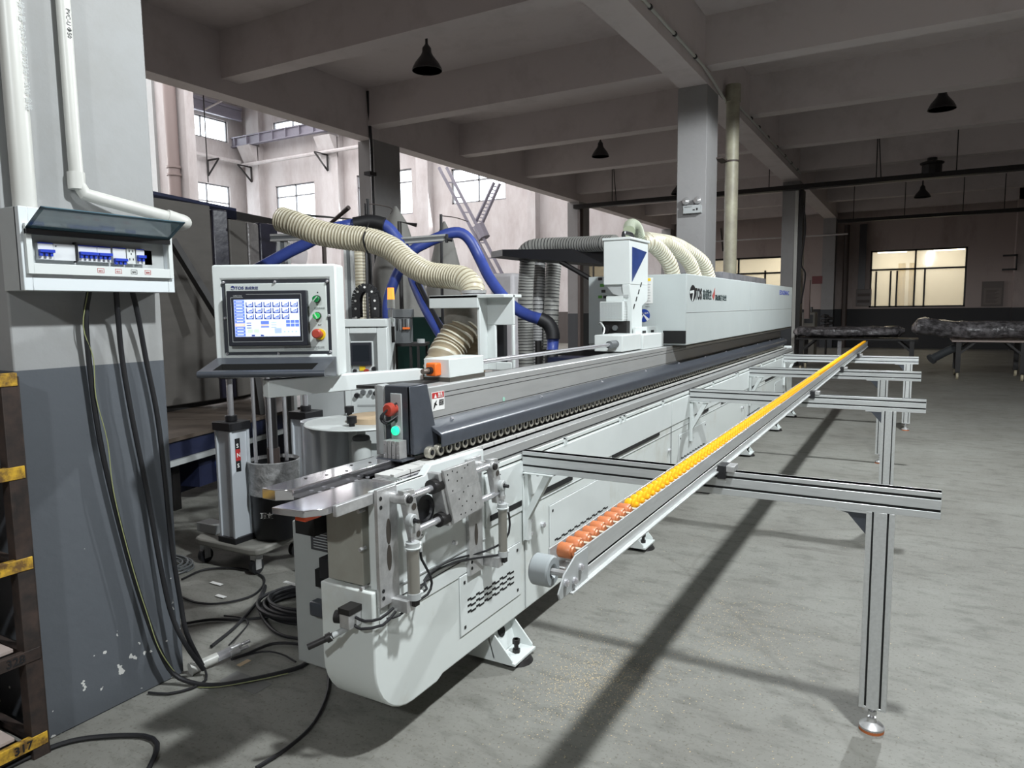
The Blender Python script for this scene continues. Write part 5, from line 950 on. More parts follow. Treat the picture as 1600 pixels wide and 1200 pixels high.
mb = MB(); dbox(mb, OP, -3, 4.5, .35, .40, .04, .40, NAVY); dbox(mb, OP, .3, .9, .1, .34, .12, .38, NAVY); mb.cyl(OP + D * .55 + T * .08 + Vector((0, 0, .27)), OP + D * .55 + T * .10 + Vector((0, 0, .27)), .05, 16, BLUM); mb.build('lower_box', t)
for s_ in (-2.5, 0, 2.2, 4.2): mb = MB(); dbox(mb, OP, s_, s_ + .08, .1, .2, 0, .43, BLKM); mb.build('platform_leg', t)
OS = Vector((-6.295,4.278,0.587)); OS.z = 0; zb = .66
t = thing('board_rack', 'black steel A frame rack holding tall wrapped boards behind the console', 'rack', tuple(OS))
mb = MB(); dbox(mb, OS, -2.5, 5.5, -.05, 1.0, .60, zb, BLKM); mb.build('base_frame', t)
zt = 2.625
mb = MB(); dbox(mb, OS, -1.2, 1.2, -.02, .06, zt - .06, zt + .06, NAVY); dbox(mb, OS, -1.2, 2.9, -.02, .04, zt - .06, zt + .03, BLKM); mb.build('top_rail', t)
mb = MB(); A_, B_, = Vector((-6.057,4.266,2.224)), Vector((-5.884,4.621,1.476)); mb.cyl(A_, B_, .045, 4, BLKM); mb.build('diagonal_brace', t)
mb = MB(); A_, B_, = Vector((-5.518,4.67,1.108)), Vector((-5.252,4.516,0.5)); mb.cyl(A_, B_, .045, 4, BLKM); mb.build('diagonal_brace', t)
mb = MB(); dbox(mb, OS, 1.0, 1.22, -.05, .1, .66, 1.15, NAVY); mb.build('rear_foot', t)
BR = [((-6.169,3.894,0.646), (-6.222,4.832,0.517), .0, 2.33, WRAPB, 'wide plain wrapped board leaning nearest in the rack'), ((-6.214,4.849,0.516), (-6.197,5.018,0.494), .0, 2.30, WRAPD, 'narrow board in shiny dark film beside the wide board'), ((-6.202,5.038,0.491), (-6.274,5.316,0.449), .02, 2.22, WRAPB, 'plain brown carton board third along the rack'), ((-6.278,5.336,0.446), (-6.322,5.516,0.42), .02, 2.22, MAT['grey_film'] if 'grey_film' in MAT else mat('grey_film', (.17, .16, .155), .25, bump=.8, bscale=12, nscale=4, col2=(.11, .10, .10)), 'board in crinkled grey film fourth along the rack'), ((-6.325,5.537,0.417), (-6.332,5.795,0.382), .02, 2.24, WRAPD, 'thin dark board at the far end of the rack')]
for a_, b_, off, zh, m_, lb in BR:
    a_ = Vector(a_); b_ = Vector(b_); z0 = .66; z1 = 2.635 - (2.33 - zh) - .02
    mb = MB(); e = (b_ - a_); e.z = 0; e.normalize(); nn = Vector((-e.y, e.x, 0)) * .14
    vs = [Vector((p.x, p.y, z)) + q for p in (a_, b_) for q in (Vector((0, 0, 0)), nn) for z in (z0, z1)]
    mb.add(vs, [(0, 1, 3, 2), (4, 6, 7, 5), (0, 4, 5, 1), (2, 3, 7, 6), (0, 2, 6, 4), (1, 5, 7, 3)], m_); o = mb.build('wrapped_board', None, .012); tag(o, lb, 'board', 'wrapped boards in the rack')
mb = MB(); A_ = Vector((-6.373,5.744,2.532)); pts = []
for i in range(7):
    for k in range(5): pts.append(Vector((A_.x + .045 * i, A_.y + .04 * i + .03 * math.sin(i * 2 + k), A_.z - .1 * k * (1 - i * .05) - .03 * i)))
mb.add(pts, [(i * 5 + k, (i + 1) * 5 + k, (i + 1) * 5 + k + 1, i * 5 + k + 1) for i in range(6) for k in range(4)], CLR); o = mb.build('loose_film', None); o.modifiers.new('s', 'SOLIDIFY').thickness = .002; tag(o, 'crumpled clear film hanging from the boards behind the hose end', 'film')
# ================= ADHESIVE PRESS ON A TROLLEY =================
t = thing('trolley', 'low grey four wheel trolley carrying the drum press', 'trolley', (-3.842,3.148,0))
cA, cB, cC = Vector((-3.867,2.736,0.12)), Vector((-3.298,2.751,0.12)), Vector((-3.337,3.181,0.12)); cD = cA + cC - cB
mb = MB(); q = [cA, cB, cC, cD]; cen = (cA + cC) / 2
poly = []
for i in range(4):
    p0, p1, p2 = q[i - 1], q[i], q[(i + 1) % 4]; poly += [p1.lerp(p0, .12), p1.lerp(p0, .03).lerp(p2, .03), p1.lerp(p2, .12)]
n_ = len(poly); mb.add([Vector((p.x, p.y, .12)) for p in poly] + [Vector((p.x, p.y, .165)) for p in poly], [tuple(range(n_))[::-1], tuple(range(n_, 2 * n_))] + [(i, (i + 1) % n_, (i + 1) % n_ + n_, i + n_) for i in range(n_)], mat('trolley_grey', (.24, .235, .21), .6, noise=.2)); mb.build('deck', t, .012)
for p in q:
    w_ = p.lerp(cen, .22); mb = MB(); mb.cyl((w_.x - .015, w_.y, .045), (w_.x + .015, w_.y, .045), .045, 20, BLK); wh = mb.build('caster', t)
    mb = MB(); mb.box(w_.x - .025, w_.x + .025, w_.y - .02, w_.y + .03, .085, .12, STL); mb.box(w_.x + .018, w_.x + .023, w_.y - .02, w_.y + .02, .03, .10, STL); mb.build('caster_fork', wh)
t = thing('drum_press', 'drum unloader press with two aluminium air cylinders standing on the trolley', 'press', (-3.395,2.992,0.199))
c1_, c2_ = Vector((-3.567,2.836,0.198)), Vector((-3.483,3.355,0.259)); yaw = math.atan2((c2_ - c1_).y, (c2_ - c1_).x)
def cylinder_unit(c, z0, z1, ztop):
    M_ = Matrix.Translation((c.x, c.y, 0)) @ Matrix.Rotation(yaw + .15, 4, 'Z'); h = .07
    mb = MB(M_); ALP = mat('cylinder_extrusion', (.62, .66, .70), .4, .2) if 'cylinder_extrusion' not in MAT else MAT['cylinder_extrusion']
    poly = [(-h, -h), (-h + .016, -h), (-h + .020, -h + .010), (h - .020, -h + .010), (h - .016, -h), (h, -h), (h, -h + .016), (h - .010, -h + .02), (h - .010, h - .02), (h, h - .016), (h, h), (-h, h), (-h, h - .016), (-h + .010, h - .02), (-h + .010, -h + .02), (-h, -h + .016)]
    mb.prism(poly, 'z', z0 + .03, z1 - .04, ALP); cy = mb.build('air_cylinder', t, .002)
    mb = MB(M_); mb.box(-h - .008, h + .008, -h - .008, h + .008, z0, z0 + .035, BLK); mb.build('end_cap', cy, .003); mb = MB(M_); mb.box(-h - .008, h + .008, -h - .008, h + .008, z1 - .05, z1, BLK); mb.cyl((0, 0, z1), (0, 0, z1 + .035), .035, 20, BLK); mb.build('end_cap', cy, .003)
    mb = MB(M_); mb.cyl((0, 0, z1 + .03), (0, 0, ztop), .018, 20, CHR); mb.build('piston_rod', cy)
    return M_, cy
M1, cy1 = cylinder_unit(c1_, .166, .90, 1.16); M2, cy2 = cylinder_unit(c2_, .166, .90, 1.16)
mb = MB(M1); mb.box(-.030, .004, -.0625, -.060, .60, .80, BLK); mb.box(-.030, .004, -.0635, -.062, .665, .735, MAT['label_red'])
mb.build('maker_label', cy1, label='black and red label up the cylinder side')
mb = MB(); u_ = M1.to_3x3() @ Vector((1, 0, 0)); mb.text('S', M1 @ Vector((-.025, -.0652, .745)), u_, (0, 0, 1), .034, MAT['label_white'], bold=.0008); mb.text('N', M1 @ Vector((-.025, -.0652, .688)), u_, (0, 0, 1), .034, MAT['label_white'], bold=.0008); mb.text('S', M1 @ Vector((-.025, -.0652, .625)), u_, (0, 0, 1), .034, MAT['label_white'], bold=.0008); mb.build('label_letters', cy1)
mb = MB(); a_, b_ = Vector((c1_.x, c1_.y, 1.17)), Vector((c2_.x, c2_.y, 1.17)); mb.cyl(a_ - Vector((0, 0, .012)), a_ + Vector((0, 0, .014)), .06, 24, BLKM); mb.cyl(b_ - Vector((0, 0, .012)), b_ + Vector((0, 0, .014)), .06, 24, BLKM); e = (b_ - a_).normalized(); s_ = Vector((-e.y, e.x, 0)) * .05
vs = [p + q_ + Vector((0, 0, z)) for p in (a_, b_) for q_ in (s_, -s_) for z in (-.012, .012)]; mb.add(vs, [(0, 1, 3, 2), (4, 6, 7, 5), (0, 4, 5, 1), (2, 3, 7, 6), (0, 2, 6, 4), (1, 5, 7, 3)], BLKM); mb.build('cross_head', t)
dc = (c1_ + c2_) / 2; dc.z = 0
dc = Vector((-3.41,3.006,0.193)); dc.z = 0
for k, (px_, dd) in enumerate(((-.10, .04), (-.06, -.09), (.02, .10), (.05, -.08), (.10, .02), (.0, -.02))):
    mb = MB(); p = dc + e * px_ + Vector((-e.y, e.x, 0)) * dd * .8; mb.cyl((p.x, p.y, .64), (p.x, p.y, 1.165), .011, 14, CHR); mb.build('tie_rod', t)
mb = MB(); mb.cyl((dc.x, dc.y, .60), (dc.x, dc.y, 1.165), .03, 14, BLKM); mb.cyl((dc.x, dc.y, .62), (dc.x, dc.y, .72), .038, 14, BRN); mb.cyl((dc.x, dc.y, .57), (dc.x, dc.y, .60), .125, 24, STL); mb.build('follower_plate', t)
t = thing('adhesive_drum', 'black adhesive drum with a silver bag folded over its rim under the press', 'drum', (dc.x, dc.y, .166))
mb = MB(); mb.lathe((dc.x, dc.y, 0), [(.125, .168), (.135, .19), (.145, .44), (.148, .46), (.148, .63), (.140, .63), (.138, .5), (0, .5)], 36, BLK); mb.build('drum_body', t)
mb = MB(); mb.lathe((dc.x, dc.y, 0), [(.142, .60), (.150, .652), (.156, .648), (.153, .60), (.151, .52), (.156, .45), (.151, .445)], 36, mat('silver_film', (.5, .5, .5), .16, .3, bump=1, bscale=16, noise=.5, nscale=10)); mb.build('silver_bag', t, label='crinkled silver bag')
th = -1.15
mb = MB(); cd = Vector((math.cos(th), math.sin(th), 0)); uu = Vector((-cd.y, cd.x, 0)); mb.text('顶立', (dc.x + cd.x * .1495 - uu.x * .033, dc.y + cd.y * .1495 - uu.y * .033, .32), uu, (0, 0, 1), .04, MAT['label_white'], bold=.001); mb.build('drum_print', t, label='white lettering on the drum')
p = Vector((-3.85,2.827,0.17)); mb = MB(); mb.box(p.x - .09, p.x + .09, p.y, p.y + .10, .166, .225, GW); tag(mb.build('grey_block', None, .004), 'small pale block on the left corner of the trolley', 'block')
# ================= TAPE COIL TRAY =================
cc = Vector((-2.708,3.01,0.932)); t = thing('coil_tray', 'round white coil tray on a stand behind the machine bed', 'tray', (cc.x, cc.y, 0))
mb = MB(); mb.lathe((cc.x, cc.y, cc.z), [(0, -.012), (.30, -.012), (.305, -.006), (.30, 0), (0, 0)], 64, W); mb.build('tray_disc', t)
mb = MB(); q = Vector((-2.963,3.017,0.755)); mb.cyl((q.x, q.y, .02), (q.x, q.y, cc.z - .012), .15, 40, mat('shiny_tin', (.58, .60, .63), .2, .4, noise=.05)); mb.build('drum_stand', t, label='shiny metal drum under the tray')
mb = MB(); q = Vector((-2.782,3.063,0.763)); mb.box(q.x - .035, q.x + .035, q.y - .035, q.y + .035, .02, cc.z - .012, W); mb.build('white_post', t)
for px_, py_, d_ in ((545, 662, 3.78), (546, 636, 4.2), (594, 645, 4.1)):
    pass
for a_ in ((-2.622,2.852,0.94), (-2.913,3.151,0.955), (-2.721,3.236,0.945)): mb = MB(); mb.cyl((a_[0], a_[1], cc.z), (a_[0], a_[1], cc.z + .02), .016, 16, BLK); mb.cyl((a_[0], a_[1], cc.z + .018), (a_[0], a_[1], cc.z + .055), .027, 20, BLK); mb.build('clamp_knob', t)
q = Vector((-2.637,3.052,0.942)); mb = MB(); mb.lathe((q.x, q.y, cc.z), [(.06, .001), (.148, .001), (.148, .03), (.14, .034), (.06, .034), (.058, .02)], 48, WOOD); mb.lathe((q.x, q.y, cc.z), [(.12, .034), (.10, .038), (.06, .04)], 48, WOOD); tag(mb.build('tape_roll', None), 'pale wooden edge tape roll lying on the round tray', 'tape roll')
q = Vector((-2.592,2.888,0.81)); t = thing('white_canister', 'small white canister with a grey cap below the round tray', 'canister', (q.x, q.y, .1))
mb = MB(); zc = 0.845; mb.lathe((q.x, q.y, 0), [(.05, .02), (.053, .1), (.053, zc), (.046, zc + .01)], 28, W); mb.build('canister_body', t)
mb = MB(); mb.lathe((q.x, q.y, 0), [(.046, zc + .01), (.048, zc + .02), (.044, zc + .03), (.03, zc + .036), (0, zc + .036)], 28, MOTG); mb.build('canister_cap', t)
# ================= SECOND CABINET =================
KB = Vector((-3.336,3.708,1.048)); KB.z = 0; S5 = 4.9 / 1110.63
K5 = Matrix(((RV.x, NV.x, 0, KB.x), (RV.y, NV.y, 0, KB.y), (0, 0, 1, 0), (0, 0, 0, 1)))
def X5(px): return (px - 560) * S5
def Z5(py): return 1.55 + (484 - py) * S5
t = thing('control_cabinet', 'second white control cabinet with a small dark screen behind the console arm', 'cabinet', tuple(KB))
mb = MB(K5); mb.box(X5(470), X5(609), -.3, 0, .05, Z5(497), W)
for a, b, c, d in ((541, 551, 510, 690), (593, 609, 510, 690), (551, 593, 510, 519), (541, 609, 497, 509)): mb.box(X5(a), X5(b), 0, .05 if c > 500 else .06, Z5(d), Z5(c), W)
mb.box(X5(470), X5(541), 0, .03, Z5(740), Z5(590), GW); mb.build('cabinet_body', t, .005)
mb = MB(K5); mb.add([(X5(551), .05, Z5(519)), (X5(593), .05, Z5(519)), (X5(585), .0, Z5(531)), (X5(551), .0, Z5(531))], [(0, 1, 2, 3)], GW); mb.add([(X5(593), .05, Z5(519)), (X5(593), .05, Z5(600)), (X5(588), .0, Z5(600)), (X5(585), .0, Z5(531))], [(0, 1, 2, 3)], W); mb.build('recess', t)
mb = MB(K5); mb.box(X5(551), X5(583), .005, .03, Z5(568), Z5(533), MAT['bezel_black']); mb.box(X5(554), X5(580), .03, .031, Z5(562), Z5(537), mat('dark_screen', (.02, .024, .03), .12)); mb.build('dark_screen', t, .002, label='dark switched off screen')
mb = MB(K5); mb.box(X5(563), X5(572), .005, .012, Z5(577), Z5(570), YEL); mb.build('yellow_plate', t)
for nm, px_, py_, m_, r in (('stop_button', 574, 578, RED, .018), ('selector', 585.5, 574, BLK, .014), ('selector', 556, 577, BLK, .013), ('selector', 560, 614, BLK, .016), ('selector', 570, 609, MOTG, .016), ('selector', 581, 609, MOTG, .013), ('selector', 589, 611, BLK, .015)):
    mb = MB(K5); y0_ = 0 if py_ < 600 else .05; mb.cyl((X5(px_), y0_, Z5(py_)), (X5(px_), y0_ + .03, Z5(py_)), r, 16, m_); mb.cyl((X5(px_), y0_, Z5(py_)), (X5(px_), y0_ + .006, Z5(py_)), r * 1.25, 16, GW); mb.build(nm, t)
mb = MB(K5); mb.box(X5(551), X5(607), .045, .052, Z5(690), Z5(600), W); mb.box(X5(560), X5(597), .052, .054, Z5(632), Z5(629), GW); mb.build('lower_panel', t)
# energy chain, signal light, motor on stand
DCH = 5.3
cch = Vector((-3.589,4.097,1.623)); S6 = 5.3 / 1110.63
t = thing('energy_chain', 'black looped energy chain with white studs above the second cabinet', 'energy chain', tuple(cch - Vector((0, 0, .12))))
pts = [cch + RV * (-15 * S6) + ZV * (-26 * S6), cch + RV * (-15 * S6), cch + RV * (-11 * S6) + ZV * (14 * S6), cch + ZV * (21 * S6), cch + RV * (11 * S6) + ZV * (14 * S6), cch + RV * (15 * S6), cch + RV * (15 * S6) + ZV * (-26 * S6)]
P_ = spline(pts, .02)
for k, off in enumerate((0, -.10)):
    mb = MB()
    for i in range(len(P_) - 1):
        a_, b_ = P_[i], P_[i + 1]; tt = (b_ - a_).normalized(); rr = tt.cross(NV).normalized() * .030; f0 = NV * off; f1 = NV * (off + .012)
        vs = [a_ - rr + f0, a_ + rr + f0, b_ + rr + f0, b_ - rr + f0, a_ - rr + f1, a_ + rr + f1, b_ + rr + f1, b_ - rr + f1]; mb.add(vs, [(0, 1, 2, 3), (4, 7, 6, 5), (0, 4, 5, 1), (1, 5, 6, 2), (2, 6, 7, 3), (3, 7, 4, 0)], BLK)
    mb.build('chain_side', t)
for i in range(0, len(P_) - 1, 3):
    mb = MB(); a_ = P_[i]; mb.cyl(a_ - NV * .1, a_ + NV * .014, .008, 8, BLK); mb.cyl(a_ + NV * .012, a_ + NV * .017, .009, 8, MAT['label_white']); mb.build('stud', t)
sg = Vector((-3.22,3.943,1.482)); t = thing('signal_light', 'small amber signal lamp glowing on a steel stem', 'signal light', tuple(sg)); s5 = 5.0 / 1110.63
mb = MB(); mb.cyl(sg + ZV * 31 * s5, sg + ZV * 50 * s5, 5.7 * s5, 20, AMB, r2=5 * s5); mb.build('amber_lens', t, label='glowing amber lens')
mb = MB(); mb.cyl(sg + ZV * 18 * s5, sg + ZV * 32 * s5, 6 * s5, 20, PVC); mb.build('lamp_base', t)
mb = MB(); mb.cyl(sg - ZV * 30 * s5, sg + ZV * 18 * s5, 1.8 * s5, 10, STL); mb.cyl(sg - RV * .001 + NV * .01, sg + NV * .02, 4.5 * s5, 14, W); mb.cyl(sg - ZV * 35 * s5, sg - ZV * 10 * s5, .02, 8, BLKM); mb.build('stem', t)
mt = Vector((-3.345,4.214,1.439)); t = thing('motor_table', 'black steel table carrying the grey gear motor', 'table', tuple(mt)); s53 = 5.3 / 1110.63
KM5 = Matrix(((RV.x, NV.x, 0, mt.x), (RV.y, NV.y, 0, mt.y), (0, 0, 1, mt.z), (0, 0, 0, 1)))
mb = MB(KM5); mb.box(-22 * s53, 38 * s53, -.2, .12, -32 * s53, -28 * s53, BLKM); mb.build('table_top', t)
for a_, b_ in ((-16, .08), (-8, .1), (14, .08), (26, .1), (34, -.1), (-18, -.15)): mb = MB(KM5); mb.box(a_ * s53, (a_ + 3.5) * s53, b_, b_ + .03, -mt.z, -31 * s53, BLKM); mb.build('leg', t)
t = thing('gear_motor', 'grey gear motor with an orange tag on the black table', 'motor', tuple(mt))
mb = MB(KM5); mb.box(-17 * s53, 14 * s53, -.1, .06, -28 * s53, 18 * s53, MOTG); mb.box(-19 * s53, 16 * s53, -.12, .07, 12 * s53, 25 * s53, MOTG)
for i in range(7): mb.box(-14 * s53 + i * .02, -14 * s53 + i * .02 + .006, .06, .07, -8 * s53, 10 * s53, GW if i % 3 == 0 else BLKM)
mb.build('motor_housing', t, .006)
mb = MB(KM5); mb.box(4 * s53, 15 * s53, .07, .09, -6 * s53, -3 * s53, ORG); mb.build('orange_tag', t)
mb = MB(KM5); mb.cyl((29 * s53, 0, -28 * s53), (29 * s53, 0, -22 * s53), .03, 14, GW); mb.build('white_cap', t)
mb = MB(); gq = (-4.168,5.683,1.2); mb.box(gq[0] - .42, gq[0] + .5, gq[1] - .1, gq[1] + .2, .1, gq[2] + .28, GREEN); tag(mb.build('green_cabinet', None, .01), 'dark green machine body behind the ribbed hoses', 'machine body')
# ================= HOSES =================
def hose(nm, lb, pts, r, **k):
    mb = MB(); mb.tube(pts, r, 18, k.get('m', BEI), rib=k.get('rib', .02), ribm=k.get('ribm', BEIR), ribh=k.get('ribh', .05), caps=k.get('caps', True)); o = mb.build(nm, None); tag(o, lb, 'hose', k.get('g')); return o
hose('ribbed_hose', 'fat beige ribbed hose sagging from the upper left onto the white frame', [(-3.922,3.629,2.194),(-3.796,3.638,2.156),(-3.61,3.678,2.086),(-3.42,3.724,2.048),(-3.252,3.759,2.024),(-3.053,3.749,1.958),(-2.876,3.721,1.849),(-2.706,3.694,1.776),(-2.541,3.669,1.754),(-2.402,3.63,1.733),(-2.329,3.608,1.684),(-2.301,3.583,1.631)], lambda s: .085 - .014 * s, rib=.024)
mb = MB(); c_ = Vector((-3.242,3.741,2.018)); mb.tube([c_ + ZV * .085, c_ + RV * -.01 - ZV * .0 + NV * .088, c_ - ZV * .088], .006, 6, BLK); mb.tube([c_ + ZV * .085, c_ + ZV * .13 + RV * .02], .004, 6, BLK); tag(mb.build('hose_tie', None), 'black tie around the fat beige hose', 'tie')
c_ = (-2.301,3.583,1.631); mb = MB(); mb.cyl((c_[0], c_[1], ft_), (c_[0], c_[1], c_[2] + .01), .074, 28, CHR); mb.cyl((c_[0], c_[1], ft_ + .012), (c_[0], c_[1], ft_ + .03), .077, 28, STL); tag(mb.build('hose_collar', None), 'steel collar joining the fat hose to the white frame', 'collar')
c_ = Vector((-2.399,3.602,1.487)); mb = MB(); mb.lathe(tuple(c_), [(.105, .10), (.11, .0), (.10, -.07), (.085, -.10)], 24, mat('dusty_sleeve', (.34, .32, .28), .7, noise=.4, nscale=5)); tag(mb.build('duct_sleeve', None), 'dusty grey sleeve inside the white arched frame', 'sleeve')
hose('ribbed_hose', 'coarse pale ribbed hose dropping left out of the white arched frame', [(-2.391,3.603,1.463),(-2.404,3.565,1.403),(-2.43,3.506,1.321),(-2.431,3.438,1.249),(-2.447,3.418,1.151)], .098, rib=.034, m=BROWN, ribm=BEIW, ribh=.07)
hose('ribbed_hose', 'brown shaded ribbed hose behind the coarse pale hose', [(-2.427,3.811,1.434),(-2.428,3.802,1.362),(-2.435,3.787,1.273),(-2.439,3.766,1.12)], .075, rib=.026, m=BROWN, ribm=BEIR, ribh=.06)
hose('ribbed_hose', 'vertical beige ribbed hose between the posts behind the console', [(-4.078,4.568,2.081),(-4.057,4.558,1.896),(-4.029,4.548,1.684),(-4.011,4.532,1.473)], .062, rib=.026, m=BEI, ribm=BROWN)
BK = dict(rib=.03, ribh=.0)
def smooth_hose(lb, pts, r, m_=BLU, nm='blue_hose', g='blue suction hoses'):
    mb = MB(); mb.tube(pts, r, 16, m_); tag(mb.build(nm, None), lb, 'hose', g)
smooth_hose('blue hose rising behind the console and falling behind the signal lamp', [(-4.637,3.871,1.829),(-4.466,3.981,1.932),(-4.316,4.078,2.025),(-4.209,4.146,2.084),(-4.06,4.243,2.182),(-4.001,4.399,2.232),(-3.845,4.49,2.25),(-3.742,4.546,2.223),(-3.662,4.579,2.125),(-3.595,4.605,2.022),(-3.611,4.695,1.885),(-3.523,4.617,1.777),(-3.342,4.471,1.63),(-3.157,4.328,1.498),(-2.96,4.193,1.362)], .046)
smooth_hose('black sleeve around the top of the nearer blue hose', [(-3.931,4.382,2.236),(-3.819,4.459,2.256),(-3.729,4.508,2.234)], .053, RUB, 'hose_sleeve', None)
smooth_hose('blue hose arching over the alu bar and dropping behind the white frame', [(-3.89,4.713,1.442),(-3.897,4.729,1.603),(-3.875,4.758,1.737),(-3.82,4.809,1.898),(-3.733,4.877,2.047),(-3.642,4.937,2.11),(-3.55,4.995,2.157),(-3.457,5.052,2.193),(-3.377,5.097,2.187),(-3.309,5.127,2.116),(-3.237,5.151,1.97),(-3.107,5.089,1.804),(-2.958,5.04,1.658),(-2.809,4.997,1.553),(-2.661,4.958,1.491),(-2.539,4.909,1.466),(-2.481,4.937,1.426),(-2.452,4.943,1.342),(-2.452,4.931,1.239),(-2.409,4.82,1.075)], .046)
smooth_hose('black sleeve at the lower bend of the farther blue hose', [(-2.539,4.887,1.472),(-2.481,4.915,1.437),(-2.449,4.926,1.373),(-2.442,4.922,1.314)], .054, RUB, 'hose_sleeve', None)
smooth_hose('black sleeve at the foot of the farther blue hose', [(-2.42,4.855,1.229),(-2.408,4.817,1.051)], .05, RUB, 'hose_sleeve', None)
smooth_hose('thin black hose strapped along the nearer blue hose', [(-3.443,4.546,1.772),(-3.255,4.404,1.628),(-3.064,4.264,1.485),(-2.883,4.123,1.379)], .018, RUB, 'strapped_hose', None)
hose('duct_hose', 'dusty ribbed duct hose lying along the black platform', [(-3.21,5.866,2.013),(-3.168,5.84,2.08),(-3.074,5.84,2.115),(-2.857,5.848,2.116),(-2.574,5.777,2.101),(-2.337,5.679,2.092),(-2.219,5.629,2.082)], .068, rib=.03, m=DHO, ribm=DHR, ribh=.02, g='dusty duct hoses')
for lb, px_, d_, m_, r in (('leftmost dusty duct hose hanging below the black platform', 822, 6.8, DHR, .072), ('middle clear duct hose hanging below the black platform', 844, 7.0, MAT['clear_duct'] if 'clear_duct' in MAT else mat('clear_duct', (.42, .42, .42), .4), .062), ('rightmost dusty duct hose hanging below the black platform', 864, 6.9, DHO, .072)):
    a_, b_, c_ = [Vector(v) for v in {822: [(-3.227,5.974,2.032),(-3.267,5.996,1.442),(-3.217,5.957,0.894)], 844: [(-3.268,6.301,2.052),(-3.253,6.234,1.438),(-3.229,6.179,0.874)], 864: [(-3.097,6.281,2.043),(-3.099,6.207,1.438),(-3.097,6.14,0.882)]}[px_]]
    c_.z = .01; hose('duct_hose', lb, [a_, b_, c_], r, rib=.032, m=m_ if m_ != DHR else DHO, ribm=DHR, ribh=.02, g='dusty duct hoses')
# black platform wing with strut
t = thing('hose_platform', 'black wedge shaped platform arm carrying the dusty hose', 'platform', (-2.853,5.839,2.018))
pw = [Vector(p) for p in ((-3.332,5.69,2.09), (-2.264,5.774,2.052), (-2.258,5.76,1.911), (-3.102,5.718,2), (-3.33,5.684,2.032))]; sdv = Vector((-.20, .13, 0))
mb = MB(); mb.add(pw + [p + sdv for p in pw], [(0, 1, 2, 3, 4), (9, 8, 7, 6, 5)] + [(i, (i + 1) % 5, (i + 1) % 5 + 5, i + 5) for i in range(5)], BLK); mb.build('platform_wedge', t)
mb = MB(); mb.cyl((-2.777,5.759,1.96), (-2.508,5.778,1.806), .022, 8, BLKM); mb.build('strut', t)
# aluminium gantry posts and bars
def bar(mb, a_, b_, w_, m_=ALU):
    a_ = Vector(a_); b_ = Vector(b_); d_ = (b_ - a_).normalized(); u_ = d_.cross(Vector((.49, -.87, 0))).normalized() * w_; v_ = d_.cross(u_).normalized() * w_
    for k_ in (-.7, .7):
        q_ = u_ * k_; vs = [p + q_ + i * u_ * .28 + j * v_ for p in (a_, b_) for i in (-1, 1) for j in (-1, 1)]; mb.add(vs, [(0, 1, 3, 2), (4, 6, 7, 5), (0, 4, 5, 1), (2, 3, 7, 6), (0, 2, 6, 4), (1, 5, 7, 3)], m_)
    vs = [p + i * u_ * .9 + j * v_ * .8 for p in (a_, b_) for i in (-1, 1) for j in (-1, 1)]; mb.add(vs, [(0, 1, 3, 2), (4, 6, 7, 5), (0, 4, 5, 1), (2, 3, 7, 6), (0, 2, 6, 4), (1, 5, 7, 3)], MOTG)
t = thing('hose_gantry', 'slim aluminium gantry of posts and a top bar carrying the hoses', 'gantry', (-3.878,4.2,0.977))
q = Vector((-4.606,4.272,2.125)); mb = MB(); bar(mb, q, (q.x, q.y, 0), .042); mb.build('post', t)
q = Vector((-3.924,4.306,2.055)); mb = MB(); bar(mb, q, (q.x, q.y, 0), .035); mb.build('post', t)
mb = MB(); bar(mb, (-4.691,4.228,2.158), (-3.931,4.43,2.16), .03); mb.build('top_bar', t); mb = MB(); bar(mb, (-3.661,4.577,2.1), (-3.252,4.697,2.116), .026); mb.cyl((-3.228,4.655,2.135), (-3.225,4.648,2.071), .012, 8, BLK); mb.cyl((-3.222,4.653,2.096), (-3.187,4.673,2.09), .014, 8, BLK); mb.build('side_bar', t)
mb = MB(); mb.cyl((-3.943,4.533,2.107), (-3.903,4.479,1.474), .012, 6, BLK); mb.build('cable_post', t)
for lb, a_, b_ in (('thin black rod standing right of the blue hose arch', (-3.893,5.527,2.43), (-3.857,5.443,1.573)), ('thin black rod leaning above the black hose sleeve', (-4.221,4.887,2.518), (-4.182,4.882,2.29)), ('short black rod upright above the black hose sleeve', (-4.302,4.954,2.494), (-4.289,4.938,2.302))):
    a_ = Vector(a_); b_ = Vector((b_[0], b_[1], 0)); mb = MB(); mb.cyl(a_, b_, .014, 8, BLK); tag(mb.build('black_rod', None), lb, 'rod', 'thin black rods among the hoses')
mb = MB(); mb.tube([(-4.297,4.957,2.494),(-4.341,5.165,2.511),(-4.445,5.455,2.53),(-4.547,5.629,2.533),(-4.692,5.777,2.523)], .005, 5, BRN); mb.tube([(-3.892,5.526,2.418),(-4.116,6.1,2.476),(-4.453,6.841,2.534)], .005, 5, BRN); tag(mb.build('guy_wire', None), 'thin sagging wire between the rods and the grey cloth filters', 'wire')
mb = MB(); p_ = Vector((-4.639,5.11,2.505)); q_ = Vector((-4.943,5.151,2.366)); r_ = p_ + (q_ - p_) * 1.25; mb.tube([tuple(p_), tuple(r_), (r_.x, r_.y, 0)], .022, 8, BRN, smooth=False); tag(mb.build('wooden_pole', None), 'reddish brown pole sticking up behind the fat hose', 'pole')
mb = MB(); mb.tube([(-5.707,5.201,2.549), (-5.277,5.905,2.52), (-5.17,5.671,0.091)], .018, 6, BLKM, smooth=False); tag(mb.build('top_bar', None), 'black bar running behind the fat hose', 'bar')
a_ = Vector((-4.482,5.652,2.419)); b_ = Vector((-4.333,5.733,2.38)); mb = MB(); mb.tube([(a_.x, a_.y, 0), tuple(a_), tuple(b_)], .02, 6, BLKM, smooth=False); tag(mb.build('black_bar_stub', None), 'short black bar above the bend of the blue hose', 'bar')
